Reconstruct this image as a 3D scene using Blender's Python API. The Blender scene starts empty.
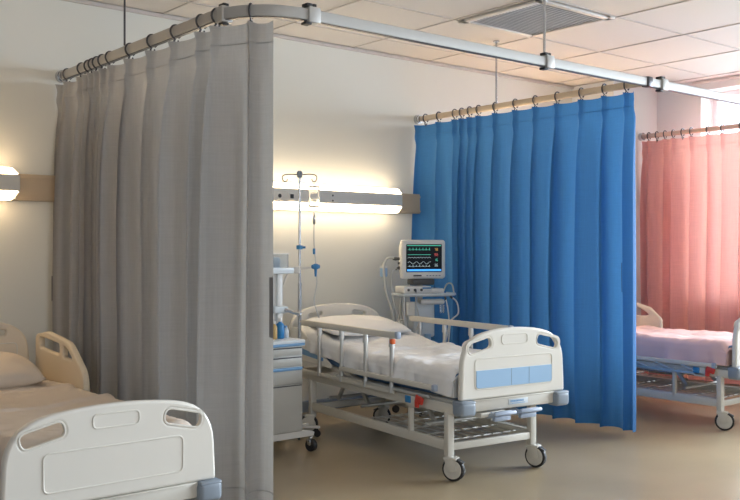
import bpy, bmesh, math, random
from mathutils import Vector, Matrix, noise
random.seed(7)
scene = bpy.context.scene
COL = scene.collection
R = math.radians

# ------------------------------------------------------------------ camera, world, light
cam_data = bpy.data.cameras.new('camera'); cam = bpy.data.objects.new('camera', cam_data); COL.objects.link(cam)
cam.location = (0, 0, 1.4); cam.rotation_euler = (R(90), 0, R(-39.2))
cam_data.sensor_width = 36; cam_data.lens = 36*920/740; cam_data.clip_start = 0.05
scene.camera = cam
vs = scene.view_settings
vs.view_transform = 'Standard'; vs.look = 'None'; vs.gamma = 1; vs.exposure = 0.42; vs.use_curve_mapping = False

world = bpy.data.worlds.new('world'); scene.world = world; world.use_nodes = True
wt = world.node_tree; bg = wt.nodes['Background']; bg.inputs[0].default_value = (0.82, 0.88, 1.0, 1)
# overcast sky, brightest towards the side the windows look out on (+x)
wtc = wt.nodes.new('ShaderNodeTexCoord'); wsx = wt.nodes.new('ShaderNodeSeparateXYZ'); wmr = wt.nodes.new('ShaderNodeMapRange')
wmr.interpolation_type = 'SMOOTHSTEP'; wmr.inputs['From Min'].default_value = 0.45; wmr.inputs['From Max'].default_value = 0.8
wmr.inputs['To Min'].default_value = 0.30; wmr.inputs['To Max'].default_value = 2.2
wt.links.new(wtc.outputs['Generated'], wsx.inputs[0]); wt.links.new(wsx.outputs['X'], wmr.inputs['Value']); wmz = wt.nodes.new('ShaderNodeMapRange'); wmz.inputs['From Min'].default_value = -0.12; wmz.inputs['From Max'].default_value = 0.04; wmz.inputs['To Min'].default_value = 0.25; wmz.inputs['To Max'].default_value = 1.0
wmu = wt.nodes.new('ShaderNodeMath'); wmu.operation = 'MULTIPLY'
wt.links.new(wsx.outputs['Z'], wmz.inputs['Value']); wt.links.new(wmr.outputs[0], wmu.inputs[0]); wt.links.new(wmz.outputs[0], wmu.inputs[1]); wt.links.new(wmu.outputs[0], bg.inputs['Strength'])

def area(name, loc, target, sx, sy, power, color):
    l = bpy.data.lights.new(name, 'AREA'); l.shape = 'RECTANGLE'; l.size = sx; l.size_y = sy
    l.energy = power; l.color = color
    o = bpy.data.objects.new(name, l); COL.objects.link(o); o.location = loc
    d = Vector(target)-Vector(loc); o.rotation_euler = d.to_track_quat('-Z', 'Y').to_euler()
    return o
area('daylight_side_window', (9.95, 2.0, 2.05), (0, 2.0, -3.4), 9.6, 2.6, 900, (0.88, 0.95, 1.0)).data.spread = R(135)
area('added_front_fill', (1.2, -2.9, 2.2), (3.3, 5.0, 1.5), 2.0, 1.5, 8.5, (0.97, 0.98, 1.0)).data.spread = R(62)  # added fill lamp behind the camera, grazes the curtain folds; no window there

# ------------------------------------------------------------------ materials
def mat(name, col, rough=0.5, metal=0.0, bump=0.0, bscale=60, emis=None, estr=0, var=0.0, vscale=3, spec=0.5, trans=0, alpha=1, coat=0):
    m = bpy.data.materials.new(name); m.use_nodes = True
    nt = m.node_tree; b = nt.nodes['Principled BSDF']
    b.inputs['Base Color'].default_value = (*col, 1); b.inputs['Roughness'].default_value = rough
    b.inputs['Metallic'].default_value = metal; b.inputs['Specular IOR Level'].default_value = spec
    b.inputs['Transmission Weight'].default_value = trans; b.inputs['Alpha'].default_value = alpha
    b.inputs['Coat Weight'].default_value = coat
    if emis: b.inputs['Emission Color'].default_value = (*emis, 1); b.inputs['Emission Strength'].default_value = estr
    tc = nt.nodes.new('ShaderNodeTexCoord')
    if bump:
        n = nt.nodes.new('ShaderNodeTexNoise'); n.inputs['Scale'].default_value = bscale; n.inputs['Detail'].default_value = 4
        bp = nt.nodes.new('ShaderNodeBump'); bp.inputs['Strength'].default_value = bump; bp.inputs['Distance'].default_value = 0.01
        nt.links.new(tc.outputs['Object'], n.inputs['Vector']); nt.links.new(n.outputs['Fac'], bp.inputs['Height'])
        nt.links.new(bp.outputs['Normal'], b.inputs['Normal'])
    if var:
        n = nt.nodes.new('ShaderNodeTexNoise'); n.inputs['Scale'].default_value = vscale; n.inputs['Detail'].default_value = 5
        r = nt.nodes.new('ShaderNodeValToRGB')
        r.color_ramp.elements[0].position = 0.3; r.color_ramp.elements[1].position = 0.7
        r.color_ramp.elements[0].color = (*[c*(1-var) for c in col], 1); r.color_ramp.elements[1].color = (*[min(1, c*(1+var)) for c in col], 1)
        nt.links.new(tc.outputs['Object'], n.inputs['Vector']); nt.links.new(n.outputs['Fac'], r.inputs['Fac'])
        nt.links.new(r.outputs['Color'], b.inputs['Base Color'])
    return m

def fabric(name, col, tcol, tw=0.35, weave=900):
    m = bpy.data.materials.new(name); m.use_nodes = True; nt = m.node_tree
    for n in list(nt.nodes): nt.nodes.remove(n)
    out = nt.nodes.new('ShaderNodeOutputMaterial'); mix = nt.nodes.new('ShaderNodeMixShader')
    d = nt.nodes.new('ShaderNodeBsdfPrincipled'); d.inputs['Roughness'].default_value = 0.75; d.inputs['Specular IOR Level'].default_value = 0.25
    d.inputs['Sheen Weight'].default_value = 0.15
    t = nt.nodes.new('ShaderNodeBsdfTranslucent'); t.inputs['Color'].default_value = (*tcol, 1)
    tc = nt.nodes.new('ShaderNodeTexCoord')
    # woven slub: stretched noise in two directions modulates the thread colour
    mp = nt.nodes.new('ShaderNodeMapping'); mp.inputs['Scale'].default_value = (6, 6, 160)
    mp2 = nt.nodes.new('ShaderNodeMapping'); mp2.inputs['Scale'].default_value = (120, 120, 5)
    n1 = nt.nodes.new('ShaderNodeTexNoise'); n1.inputs['Scale'].default_value = 1; n1.inputs['Detail'].default_value = 2
    n2 = nt.nodes.new('ShaderNodeTexNoise'); n2.inputs['Scale'].default_value = 1; n2.inputs['Detail'].default_value = 2
    ad = nt.nodes.new('ShaderNodeMath'); ad.operation = 'ADD'
    r = nt.nodes.new('ShaderNodeValToRGB')
    r.color_ramp.elements[0].position = 0.35; r.color_ramp.elements[1].position = 0.65
    r.color_ramp.elements[0].color = (*[c*0.93 for c in col], 1); r.color_ramp.elements[1].color = (*[min(1, c*1.06) for c in col], 1)
    hf = nt.nodes.new('ShaderNodeMath'); hf.operation = 'MULTIPLY'; hf.inputs[1].default_value = 0.5
    L = nt.links.new
    L(tc.outputs['Object'], mp.inputs['Vector']); L(tc.outputs['Object'], mp2.inputs['Vector'])
    L(mp.outputs[0], n1.inputs['Vector']); L(mp2.outputs[0], n2.inputs['Vector'])
    L(n1.outputs['Fac'], ad.inputs[0]); L(n2.outputs['Fac'], ad.inputs[1]); L(ad.outputs[0], hf.inputs[0])
    L(hf.outputs[0], r.inputs['Fac']); L(r.outputs['Color'], d.inputs['Base Color'])
    bp = nt.nodes.new('ShaderNodeBump'); bp.inputs['Strength'].default_value = 0.25; bp.inputs['Distance'].default_value = 0.004
    L(hf.outputs[0], bp.inputs['Height']); L(bp.outputs[0], d.inputs['Normal'])
    mix.inputs[0].default_value = tw
    L(d.outputs[0], mix.inputs[1]); L(t.outputs[0], mix.inputs[2]); L(mix.outputs[0], out.inputs[0])
    return m

M = dict(
    wall=mat('wall_paint', (0.79, 0.795, 0.745), 0.7, bump=0.06, bscale=180),
    wall_white=mat('white_wall_paint', (0.80, 0.80, 0.77), 0.7, bump=0.05, bscale=180),
    tile=mat('ceiling_tile', (0.76, 0.72, 0.685), 0.9, bump=0.08, bscale=260),
    grid=mat('ceiling_grid', (0.62, 0.58, 0.555), 0.7),
    plastic=mat('cream_plastic', (0.76, 0.74, 0.68), 0.38),
    plastic_w=mat('warm_plastic', (0.76, 0.66, 0.50), 0.4),
    panel_blue=mat('pale_blue_plastic', (0.33, 0.52, 0.74), 0.4),
    bumper=mat('blue_grey_plastic', (0.25, 0.30, 0.36), 0.4),
    crank=mat('pale_crank_plastic', (0.36, 0.43, 0.55), 0.35),
    steel_cream=mat('cream_enamelled_steel', (0.62, 0.60, 0.54), 0.35),
    alu=mat('aluminium', (0.60, 0.60, 0.58), 0.35, 0.75),
    alu_w=mat('satin_rail_aluminium', (0.50, 0.50, 0.49), 0.5, 0.25),
    alu_tan=mat('champagne_rail_aluminium', (0.64, 0.53, 0.40), 0.42, 0.45),
    alu_pink_reflect=mat('pink_reflection_rail_aluminium', (0.64, 0.46, 0.40), 0.42, 0.45),  # pink reflections on the rail put into its base colour
    steel=mat('chromed_steel', (0.55, 0.57, 0.60), 0.22, 0.95),
    dark_steel=mat('dark_steel', (0.10, 0.10, 0.11), 0.35, 0.7),
    black=mat('black_rubber', (0.02, 0.02, 0.022), 0.5),
    darkgrey=mat('dark_grey_plastic', (0.06, 0.065, 0.07), 0.45),
    white=mat('white_plastic', (0.78, 0.78, 0.76), 0.35),
    white_blue=mat('cool_white_plastic', (0.62, 0.68, 0.72), 0.35),
    cabinet=mat('cabinet_enamel', (0.50, 0.50, 0.47), 0.35),
    blue=mat('blue_trim_plastic', (0.16, 0.34, 0.58), 0.4),
    midblue=mat('bright_blue_plastic', (0.03, 0.22, 0.50), 0.35),
    red=mat('red_plastic', (0.62, 0.05, 0.03), 0.4),
    orange=mat('orange_red_plastic', (0.75, 0.14, 0.03), 0.4),
    mattress=mat('blue_mattress_cover', (0.10, 0.20, 0.38), 0.6),
    sheet=mat('white_cotton_sheet', (0.82, 0.82, 0.82), 0.85, bump=0.35, bscale=9, spec=0.2),
    sheet_beige=mat('beige_cotton_sheet', (0.70, 0.62, 0.54), 0.85, bump=0.30, bscale=9, spec=0.2),
    pillow_b=mat('cream_cotton_pillowcase', (0.72, 0.64, 0.55), 0.85, bump=0.15, bscale=12, spec=0.2),
    sheet_pink=mat('pale_pink_cotton_sheet', (0.80, 0.55, 0.53), 0.85, bump=0.30, bscale=9, spec=0.2),
    trunk=mat('tan_wall_trunking', (0.56, 0.45, 0.32), 0.45),
    lamp_panel=mat('lamp_panel_aluminium', (0.76, 0.76, 0.74), 0.45, 0.0),
    lamp_on=mat('lit_warm_diffuser', (0.9, 0.85, 0.75), 0.4, emis=(1.0, 0.70, 0.40), estr=7.5),
    lamp_on2=mat('lit_neutral_diffuser', (0.9, 0.87, 0.8), 0.4, emis=(1.0, 0.78, 0.52), estr=7.5),
    screen=mat('monitor_screen', (0.004, 0.008, 0.014), 0.15),
    tr_green=mat('green_trace', (0.1, 0.6, 0.4), 0.5, emis=(0.10, 0.75, 0.55), estr=0.35),
    tr_white=mat('white_trace', (0.6, 0.7, 0.7), 0.5, emis=(0.6, 0.75, 0.8), estr=0.3),
    tr_yellow=mat('amber_readout', (0.7, 0.4, 0.1), 0.5, emis=(0.9, 0.45, 0.12), estr=0.4),
    tr_red=mat('red_readout', (0.7, 0.1, 0.1), 0.5, emis=(0.8, 0.12, 0.10), estr=0.4),
    tr_blue=mat('blue_status_bar', (0.05, 0.3, 0.9), 0.5, emis=(0.06, 0.36, 1.0), estr=0.9),
    glass=mat('window_glass', (0.95, 0.98, 1.0), 0.0, trans=1.0),
    clear=mat('clear_plastic', (0.92, 0.95, 0.97), 0.12, trans=0.85),
    bag=mat('iv_fluid_bag', (0.95, 0.94, 0.90), 0.2, trans=0.6),
    tube=mat('clear_tubing', (0.80, 0.84, 0.86), 0.25, trans=0.3),
    hose=mat('pale_grey_hose', (0.55, 0.56, 0.54), 0.45),
    amber=mat('amber_bottle_plastic', (0.60, 0.40, 0.16), 0.35),
    vent=mat('vent_enamel', (0.74, 0.71, 0.69), 0.5),
    vent_dark=mat('vent_inside', (0.42, 0.40, 0.39), 0.8),
    winframe=mat('white_window_frame', (0.80, 0.81, 0.82), 0.4),
    grey_fab=fabric('grey_curtain_fabric', (0.43, 0.435, 0.445), (0.58, 0.54, 0.48), 0.24),
    grey_strip=mat('grey_strap_webbing', (0.30, 0.30, 0.31), 0.8),
    blue_fab=fabric('blue_curtain_fabric', (0.038, 0.185, 0.470), (0.08, 0.27, 0.56), 0.22),
    blue_strip=mat('blue_strap_webbing', (0.02, 0.09, 0.24), 0.8),
    pink_fab=fabric('pink_curtain_fabric', (0.77, 0.39, 0.365), (0.85, 0.45, 0.38), 0.12),
)
def thin_glass():
    m = bpy.data.materials.new('thin_window_glass'); m.use_nodes = True; nt = m.node_tree
    for n in list(nt.nodes): nt.nodes.remove(n)
    out = nt.nodes.new('ShaderNodeOutputMaterial'); mx = nt.nodes.new('ShaderNodeMixShader'); t = nt.nodes.new('ShaderNodeBsdfTransparent'); g = nt.nodes.new('ShaderNodeBsdfGlossy')
    fr = nt.nodes.new('ShaderNodeFresnel'); fr.inputs[0].default_value = 1.35; g.inputs['Roughness'].default_value = 0.02; t.inputs[0].default_value = (0.96, 0.98, 1, 1)
    nt.links.new(fr.outputs[0], mx.inputs[0]); nt.links.new(t.outputs[0], mx.inputs[1]); nt.links.new(g.outputs[0], mx.inputs[2]); nt.links.new(mx.outputs[0], out.inputs[0]); return m
M['glass'] = thin_glass()
# floor: vinyl with fine speckle
def floor_mat():
    m = mat('beige_vinyl_floor', (0.42, 0.36, 0.28), 0.28, spec=0.5); nt = m.node_tree; b = nt.nodes['Principled BSDF']
    tc = nt.nodes.new('ShaderNodeTexCoord')
    n = nt.nodes.new('ShaderNodeTexNoise'); n.inputs['Scale'].default_value = 1.6; n.inputs['Detail'].default_value = 3
    n2 = nt.nodes.new('ShaderNodeTexNoise'); n2.inputs['Scale'].default_value = 140; n2.inputs['Detail'].default_value = 2
    a = nt.nodes.new('ShaderNodeMath'); a.operation = 'ADD'
    h = nt.nodes.new('ShaderNodeMath'); h.operation = 'MULTIPLY'; h.inputs[1].default_value = 0.5
    r = nt.nodes.new('ShaderNodeValToRGB')
    r.color_ramp.elements[0].position = 0.35; r.color_ramp.elements[1].position = 0.65
    r.color_ramp.elements[0].color = (0.30, 0.235, 0.145, 1); r.color_ramp.elements[1].color = (0.42, 0.335, 0.22, 1)
    L = nt.links.new
    L(tc.outputs['Object'], n.inputs['Vector']); L(tc.outputs['Object'], n2.inputs['Vector'])
    L(n.outputs['Fac'], a.inputs[0]); L(n2.outputs['Fac'], a.inputs[1]); L(a.outputs[0], h.inputs[0])
    L(h.outputs[0], r.inputs['Fac']); L(r.outputs['Color'], b.inputs['Base Color'])
    return m
M['floor'] = floor_mat()

# ------------------------------------------------------------------ mesh helpers
class MB:
    def __init__(s): s.bm = bmesh.new()
    def _add(s, ret, mtx):
        bmesh.ops.transform(s.bm, matrix=mtx, verts=ret)
    def box(s, c, d, rz=0, bev=0.0, rx=0, ry=0, seg=2):
        r = bmesh.ops.create_cube(s.bm, size=1); v = r['verts']
        bmesh.ops.scale(s.bm, vec=d, verts=v)
        if bev:
            e = list({ed for x in v for ed in x.link_edges})
            bv = bmesh.ops.bevel(s.bm, geom=e, offset=min(bev, min(d)*0.49), segments=seg, affect='EDGES', profile=0.5)
            v = list({x for f in bv['faces'] for x in f.verts} | {x for x in v if x.is_valid})
            # every vertex of this island
            seen = set(v); st = list(v)
            while st:
                x = st.pop()
                for ed in x.link_edges:
                    y = ed.other_vert(x)
                    if y not in seen: seen.add(y); st.append(y)
            v = list(seen)
        m = Matrix.Translation(c) @ Matrix.Rotation(rz, 4, 'Z') @ Matrix.Rotation(ry, 4, 'Y') @ Matrix.Rotation(rx, 4, 'X')
        s._add(v, m); return s
    def cyl(s, p0, p1, r, r2=None, seg=16, caps=True):
        p0, p1 = Vector(p0), Vector(p1); d = p1-p0
        ret = bmesh.ops.create_cone(s.bm, cap_ends=caps, segments=seg, radius1=r, radius2=r if r2 is None else r2, depth=d.length)
        m = Matrix.Translation((p0+p1)/2) @ d.to_track_quat('Z', 'Y').to_matrix().to_4x4()
        s._add(ret['verts'], m); return s
    def sphere(s, c, r, sc=(1, 1, 1), seg=16):
        ret = bmesh.ops.create_uvsphere(s.bm, u_segments=seg, v_segments=max(6, seg//2), radius=r)
        s._add(ret['verts'], Matrix.Translation(c) @ Matrix.Diagonal((*sc, 1))); return s
    def tube(s, pts, r, seg=8, closed=False, smooth=0):
        pts = [Vector(p) for p in pts]
        if smooth: pts = catmull(pts, smooth)
        n = len(pts); rings = []
        up = None
        for i, p in enumerate(pts):
            a = pts[i-1] if (i or closed) else p; b = pts[(i+1) % n] if (i < n-1 or closed) else p
            t = (b-a).normalized()
            if up is None:
                up = t.orthogonal().normalized()
            else:
                up = (up-t*up.dot(t)).normalized()
            w = t.cross(up)
            rings.append([s.bm.verts.new(p+up*(r*math.cos(2*math.pi*k/seg))+w*(r*math.sin(2*math.pi*k/seg))) for k in range(seg)])
        m = n if closed else n-1
        for i in range(m):
            A, B = rings[i], rings[(i+1) % n]
            for k in range(seg):
                s.bm.faces.new((A[k], A[(k+1) % seg], B[(k+1) % seg], B[k]))
        if not closed:
            s.bm.faces.new(rings[0][::-1]); s.bm.faces.new(rings[-1])
        return s
    def sweep(s, pts, prof):
        """prof: list of (side, up); world z is up"""
        pts = [Vector(p) for p in pts]; n = len(pts); rings = []
        for i, p in enumerate(pts):
            t = (pts[min(i+1, n-1)]-pts[max(i-1, 0)]).normalized()
            w = t.cross(Vector((0, 0, 1))).normalized(); u = w.cross(t)
            rings.append([s.bm.verts.new(p+w*a+u*b) for a, b in prof])
        k = len(prof)
        for i in range(n-1):
            for j in range(k):
                s.bm.faces.new((rings[i][j], rings[i][(j+1) % k], rings[i+1][(j+1) % k], rings[i+1][j]))
        s.bm.faces.new(rings[0][::-1]); s.bm.faces.new(rings[-1]); return s
    def lathe(s, c, prof, seg=20):
        rings = []
        for r, z in prof:
            rings.append([s.bm.verts.new((c[0]+max(r, 1e-4)*math.cos(2*math.pi*k/seg), c[1]+max(r, 1e-4)*math.sin(2*math.pi*k/seg), c[2]+z)) for k in range(seg)])
        for i in range(len(prof)-1):
            for k in range(seg):
                s.bm.faces.new((rings[i][k], rings[i][(k+1) % seg], rings[i+1][(k+1) % seg], rings[i+1][k]))
        s.bm.faces.new(rings[0][::-1]); s.bm.faces.new(rings[-1]); return s
    def wheel(s, c, ax, r, w, seg=24, rb=0.006):
        ax = Vector(ax).normalized(); p = [(0.001, -w/2), (r-rb, -w/2), (r, -w/2+rb), (r, w/2-rb), (r-rb, w/2), (0.001, w/2)]
        q = ax.to_track_quat('Z', 'Y').to_matrix(); rings = []
        for rr, z in p:
            rings.append([s.bm.verts.new(Vector(c)+q @ Vector((rr*math.cos(2*math.pi*k/seg), rr*math.sin(2*math.pi*k/seg), z))) for k in range(seg)])
        for i in range(len(p)-1):
            for k in range(seg):
                s.bm.faces.new((rings[i][k], rings[i][(k+1) % seg], rings[i+1][(k+1) % seg], rings[i+1][k]))
        return s
    def plate(s, outline, holes, thick, bev=0.006, plane='xz', off=(0, 0, 0), res=3):
        """2D outline with holes -> bevelled plate. plane xz: outline (x,z), thickness along y; yz: outline (y,z), thickness along x"""
        cu = bpy.data.curves.new('tmp', 'CURVE'); cu.dimensions = '2D'; cu.fill_mode = 'BOTH'
        cu.extrude = max(0.0005, thick/2-bev); cu.bevel_depth = bev; cu.bevel_resolution = res; cu.offset = -bev
        for poly in [outline]+list(holes):
            sp = cu.splines.new('POLY'); sp.points.add(len(poly)-1)
            for i, (a, b) in enumerate(poly): sp.points[i].co = (a, b, 0, 1)
            sp.use_cyclic_u = True
        ob = bpy.data.objects.new('tmp', cu); COL.objects.link(ob)
        dg = bpy.context.evaluated_depsgraph_get(); me = bpy.data.meshes.new_from_object(ob.evaluated_get(dg))
        bpy.data.objects.remove(ob); bpy.data.curves.remove(cu)
        if plane == 'xz': mt = Matrix(((1, 0, 0, 0), (0, 0, -1, 0), (0, 1, 0, 0), (0, 0, 0, 1)))
        elif plane == 'yz': mt = Matrix(((0, 0, 1, 0), (1, 0, 0, 0), (0, 1, 0, 0), (0, 0, 0, 1)))
        else: mt = Matrix.Identity(4)
        me.transform(Matrix.Translation(off) @ mt)
        s.bm.from_mesh(me); bpy.data.meshes.remove(me); return s
    def build(s, name, m, parent=None, smooth=True, angle=40):
        bmesh.ops.recalc_face_normals(s.bm, faces=s.bm.faces[:])
        me = bpy.data.meshes.new(name); s.bm.to_mesh(me); s.bm.free()
        if smooth:
            me.polygons.foreach_set('use_smooth', [True]*len(me.polygons))
            try: me.set_sharp_from_angle(angle=R(angle))
            except Exception: pass
        me.materials.append(m if not isinstance(m, str) else M[m])
        o = bpy.data.objects.new(name, me); COL.objects.link(o)
        if parent: o.parent = parent
        return o

def catmull(P, n):
    out = []
    for i in range(len(P)-1):
        p0 = P[max(i-1, 0)]; p1 = P[i]; p2 = P[i+1]; p3 = P[min(i+2, len(P)-1)]
        for k in range(n):
            t = k/n
            out.append(0.5*((2*p1)+(p2-p0)*t+(2*p0-5*p1+4*p2-p3)*t*t+(3*p1-p0-3*p2+p3)*t**3))
    out.append(P[-1]); return out

def round_poly(pts, rad, n=6):
    """round polygon corners; rad scalar or per-vertex list"""
    out = []; N = len(pts)
    for i in range(N):
        p = Vector(pts[i]); a = Vector(pts[i-1]); b = Vector(pts[(i+1) % N])
        r = rad[i] if isinstance(rad, (list, tuple)) else rad
        da, db = (a-p), (b-p); la, lb = da.length, db.length; da.normalize(); db.normalize()
        ang = da.angle(db)
        d = min(r/math.tan(ang/2), la*0.49, lb*0.49)
        if r <= 0: out.append(tuple(p)); continue
        s0 = p+da*d; s1 = p+db*d
        for k in range(n+1):
            t = k/n; q = (1-t)**2*s0+2*t*(1-t)*p+t*t*s1; out.append((q.x, q.y))
    return out

def thing(name, label, cat, loc=(0, 0, 0), rz=0, group=None):
    o = bpy.data.objects.new(name, None); COL.objects.link(o); o.empty_display_size = 0.1
    o.location = loc; o.rotation_euler = (0, 0, R(rz)); o['label'] = label; o['category'] = cat
    if group: o['group'] = group
    return o
def tag(o, label, cat, group=None):
    o['label'] = label; o['category'] = cat
    if group: o['group'] = group
    return o
def struct(o): o['kind'] = 'structure'; return o

# ------------------------------------------------------------------ room shell
CEIL = 3.21; YW = 6.5; XR = 9.0
m = MB(); m.box((3.6, 1.4, -0.05), (12.0, 10.5, 0.1)); struct(m.build('floor', 'floor', smooth=False))
m = MB(); m.box((3.6, 1.4, CEIL+0.07), (12.0, 10.5, 0.1)); struct(m.build('ceiling', 'tile', smooth=False))
# grid bars and lay-in tiles
tx = [6.03+0.93*k for k in range(-9, 4)]; ty = [5.20+0.86*k for k in range(-10, 2)]
g = MB()
for x in tx:
    if x < XR: g.box((x, 1.4, CEIL+0.009), (0.016, 10.2, 0.014))
for y in ty: g.box((3.6-0.4, y, CEIL+0.009), (11.2, 0.016, 0.014))
struct(g.build('ceiling_grid', 'grid', smooth=False))
t = MB()
for i in range(-1, len(tx)):
    x0 = tx[i] if i >= 0 else tx[0]-0.93; x1 = x0+0.93
    x1 = min(x1, XR)
    if x1-x0 < 0.05: continue
    for j in range(len(ty)):
        y0 = ty[j]; y1 = min(y0+0.86, YW)
        if y1-y0 < 0.05: continue
        t.box(((x0+x1)/2, (y0+y1)/2, CEIL+0.014), (x1-x0-0.010, y1-y0-0.010, 0.012), bev=0.003, seg=1)
struct(t.build('ceiling_tiles', 'tile', smooth=False))
w = MB(); w.box((3.6, YW+0.06, CEIL/2), (12.0, 0.12, CEIL+0.1)); struct(w.build('wall_back', 'wall', smooth=False))
# right wall with window opening y 0.8..5.37, z 0.95..3.11
w = MB(); wx = XR+0.18
w.box((wx, 5.94, CEIL/2), (0.36, 1.06, CEIL+0.1)); w.box((wx, -3.2, CEIL/2), (0.36, 1.2, CEIL+0.1))
w.box((wx, 1.405, 0.45), (0.36, 8.02, 0.95)); w.box((wx, 1.405, 3.185), (0.36, 8.02, 0.15))
struct(w.build('wall_right', 'wall_white', smooth=False))
w = MB(); w.box((8.60, 6.23, CEIL/2), (0.80, 0.56, CEIL)); struct(w.build('wall_pier', 'wall_white', smooth=False))
b = MB(); b.box((3.3, YW-0.008, 0.05), (9.5, 0.016, 0.10), bev=0.004); struct(b.build('baseboard_back', 'bumper'))
b = MB(); b.box((XR-0.008, 2.0, 0.05), (0.016, 7.6, 0.10), bev=0.004); struct(b.build('baseboard_right', 'bumper'))
wn = struct(bpy.data.objects.new('window_1', None)); COL.objects.link(wn); wn.location = (9.27, 1.405, 0.95)
f = MB(); FW = 8.02; FH = 2.16
for z in (0.03, FH-0.03): f.box((0, 0, z), (0.07, FW, 0.06), bev=0.006)
for y in (-FW/2+0.03, FW/2-0.03, -2.0, 0.0, 2.0): f.box((0, y, FH/2), (0.07, 0.06, FH-0.1), bev=0.006)
for y in (FW/2-0.72, ): f.box((0, y, FH/2), (0.05, 0.035, FH-0.1), bev=0.005)
f.build('window_frame', 'winframe', wn)
f = MB(); f.box((0, 0, FH/2), (0.008, FW-0.1, FH-0.1)); f.build('window_pane', 'glass', wn, smooth=False)
f = MB(); f.box((-0.18, 0, -0.012), (0.36, FW, 0.03), bev=0.008); f.build('window_sill', 'winframe', wn)
# crown line between wall and ceiling
b = MB(); b.box((3.3, YW-0.012, CEIL-0.012), (11.0, 0.024, 0.024)); struct(b.build('trim_1', 'grid', smooth=False))
b = MB(); b.box((XR-0.012, 1.6, CEIL-0.012), (0.024, 7.8, 0.024)); struct(b.build('trim_2', 'tile', smooth=False))
# tan trunking strip along back wall
b = MB(); b.box((3.4, YW-0.022, 1.835), (9.3, 0.044, 0.185), bev=0.006); b.box((3.4, YW-0.046, 1.90), (9.3, 0.006, 0.012)); b.box((3.4, YW-0.046, 1.765), (9.3, 0.006, 0.012))
struct(b.build('trim_3', 'trunk'))

# ------------------------------------------------------------------ ceiling vent
v = thing('ceiling_vent', 'square louvred air vent set in the white ceiling tiles', 'vent', (5.57, 4.77, CEIL))
f = MB()
for sx, sy, dx, dy in ((-0.40, 0, 0.06, 0.80), (0.40, 0, 0.06, 0.80)): f.box((sx, sy, -0.006), (dx, dy+0.06, 0.018), bev=0.004)
for sy in (-0.385, 0.385): f.box((0, sy, -0.006), (0.86, 0.05, 0.018), bev=0.004)
f.build('frame', 'vent', v)
f = MB(); f.box((0, 0, 0.004), (0.80, 0.76, 0.008)); f.build('duct_backing', 'vent_dark', v)
f = MB()
for k in range(22):
    y = -0.35+0.70*k/21
    f.box((0, y, -0.006), (0.76, 0.022, 0.003), rx=R(28))
f.build('louvre', 'vent', v)

# ------------------------------------------------------------------ wall lamps
def wall_lamp(x0, x1, label, lit, sockets):
    L = x1-x0; o = thing('wall_lamp', label, 'wall lamp', ((x0+x1)/2, YW-0.046, 1.735))
    h = MB()
    # rounded body: section (depth y, z) swept along x, height .225
    def sec(y1, z0, z1, r):
        return round_poly([(0, z0), (0, z1), (-y1, z1), (-y1, z0)], [0.0, 0.0, r, r], 6)
    h.box((0, -0.02, 0.1125), (L-0.01, 0.04, 0.20), bev=0.008)
    h.build('housing', 'white', o)
    p = MB(); p.box((0, -0.062, 0.122), (L, 0.082, 0.118), bev=0.012); p.build('front_panel', 'lamp_panel', o)
    for zc, s in ((0.192, 1), (0.033, -1)):
        d = MB(); d.plate(round_poly([(-L/2+0.006, -0.0), (L/2-0.006, -0.0), (L/2-0.05, 0.052*1.0), (-L/2+0.05, 0.052)], [0.004, 0.004, 0.03, 0.03]), [], 0.085, 0.008, 'xz', (0, -0.058, 0))
        for vv in d.bm.verts:
            z = vv.co.z
            vv.co.z = (0.183+z*0.80) if s > 0 else (0.060-z*1.1)
        d.build('diffuser', lit, o)
    for sx in (-1, 1):
        e = MB(); e.box((sx*(L/2-0.004), -0.05, 0.1125), (0.018, 0.09, 0.115), bev=0.008); e.build('end_cap', 'white', o)
    for q, (px, kind) in enumerate(sockets):
        s = MB()
        if kind == 'round':
            s.cyl((px, -0.100, 0.1125), (px, -0.112, 0.1125), 0.030, 0.027, 24)
            s2 = MB(); s2.cyl((px, -0.112, 0.1125), (px, -0.115, 0.1125), 0.017, 0.015, 20)
        else:
            s.box((px, -0.106, 0.1125), (0.07, 0.012, 0.07), bev=0.006)
            s2 = MB(); s2.box((px, -0.113, 0.1125), (0.034, 0.004, 0.034), bev=0.003)
        so = s.build('socket', 'white', o); s2.build('socket_opening', 'darkgrey', so)
    return o
wall_lamp(0.15, 2.11, 'lit horizontal wall lamp above the bed at far left', 'lamp_on', [])
l2 = wall_lamp(3.40, 5.57, 'lit horizontal wall lamp with sockets behind the drip stand', 'lamp_on2', [(-0.37, 'round'), (-0.27, 'round'), (-0.15, 'square')])
for zz in (0.09, 0.135):
    s = MB(); s.cyl((0.28, -0.102, zz), (0.28, -0.107, zz), 0.008, seg=12); s.build('indicator', 'darkgrey', l2)
M['lamp_on3'] = mat('bright_warm_diffuser', (0.9, 0.85, 0.75), 0.4, emis=(1.0, 0.68, 0.38), estr=15.0)
wall_lamp(6.20, 8.00, 'lit horizontal wall lamp on the wall behind the blue curtain', 'lamp_on3', [])

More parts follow.
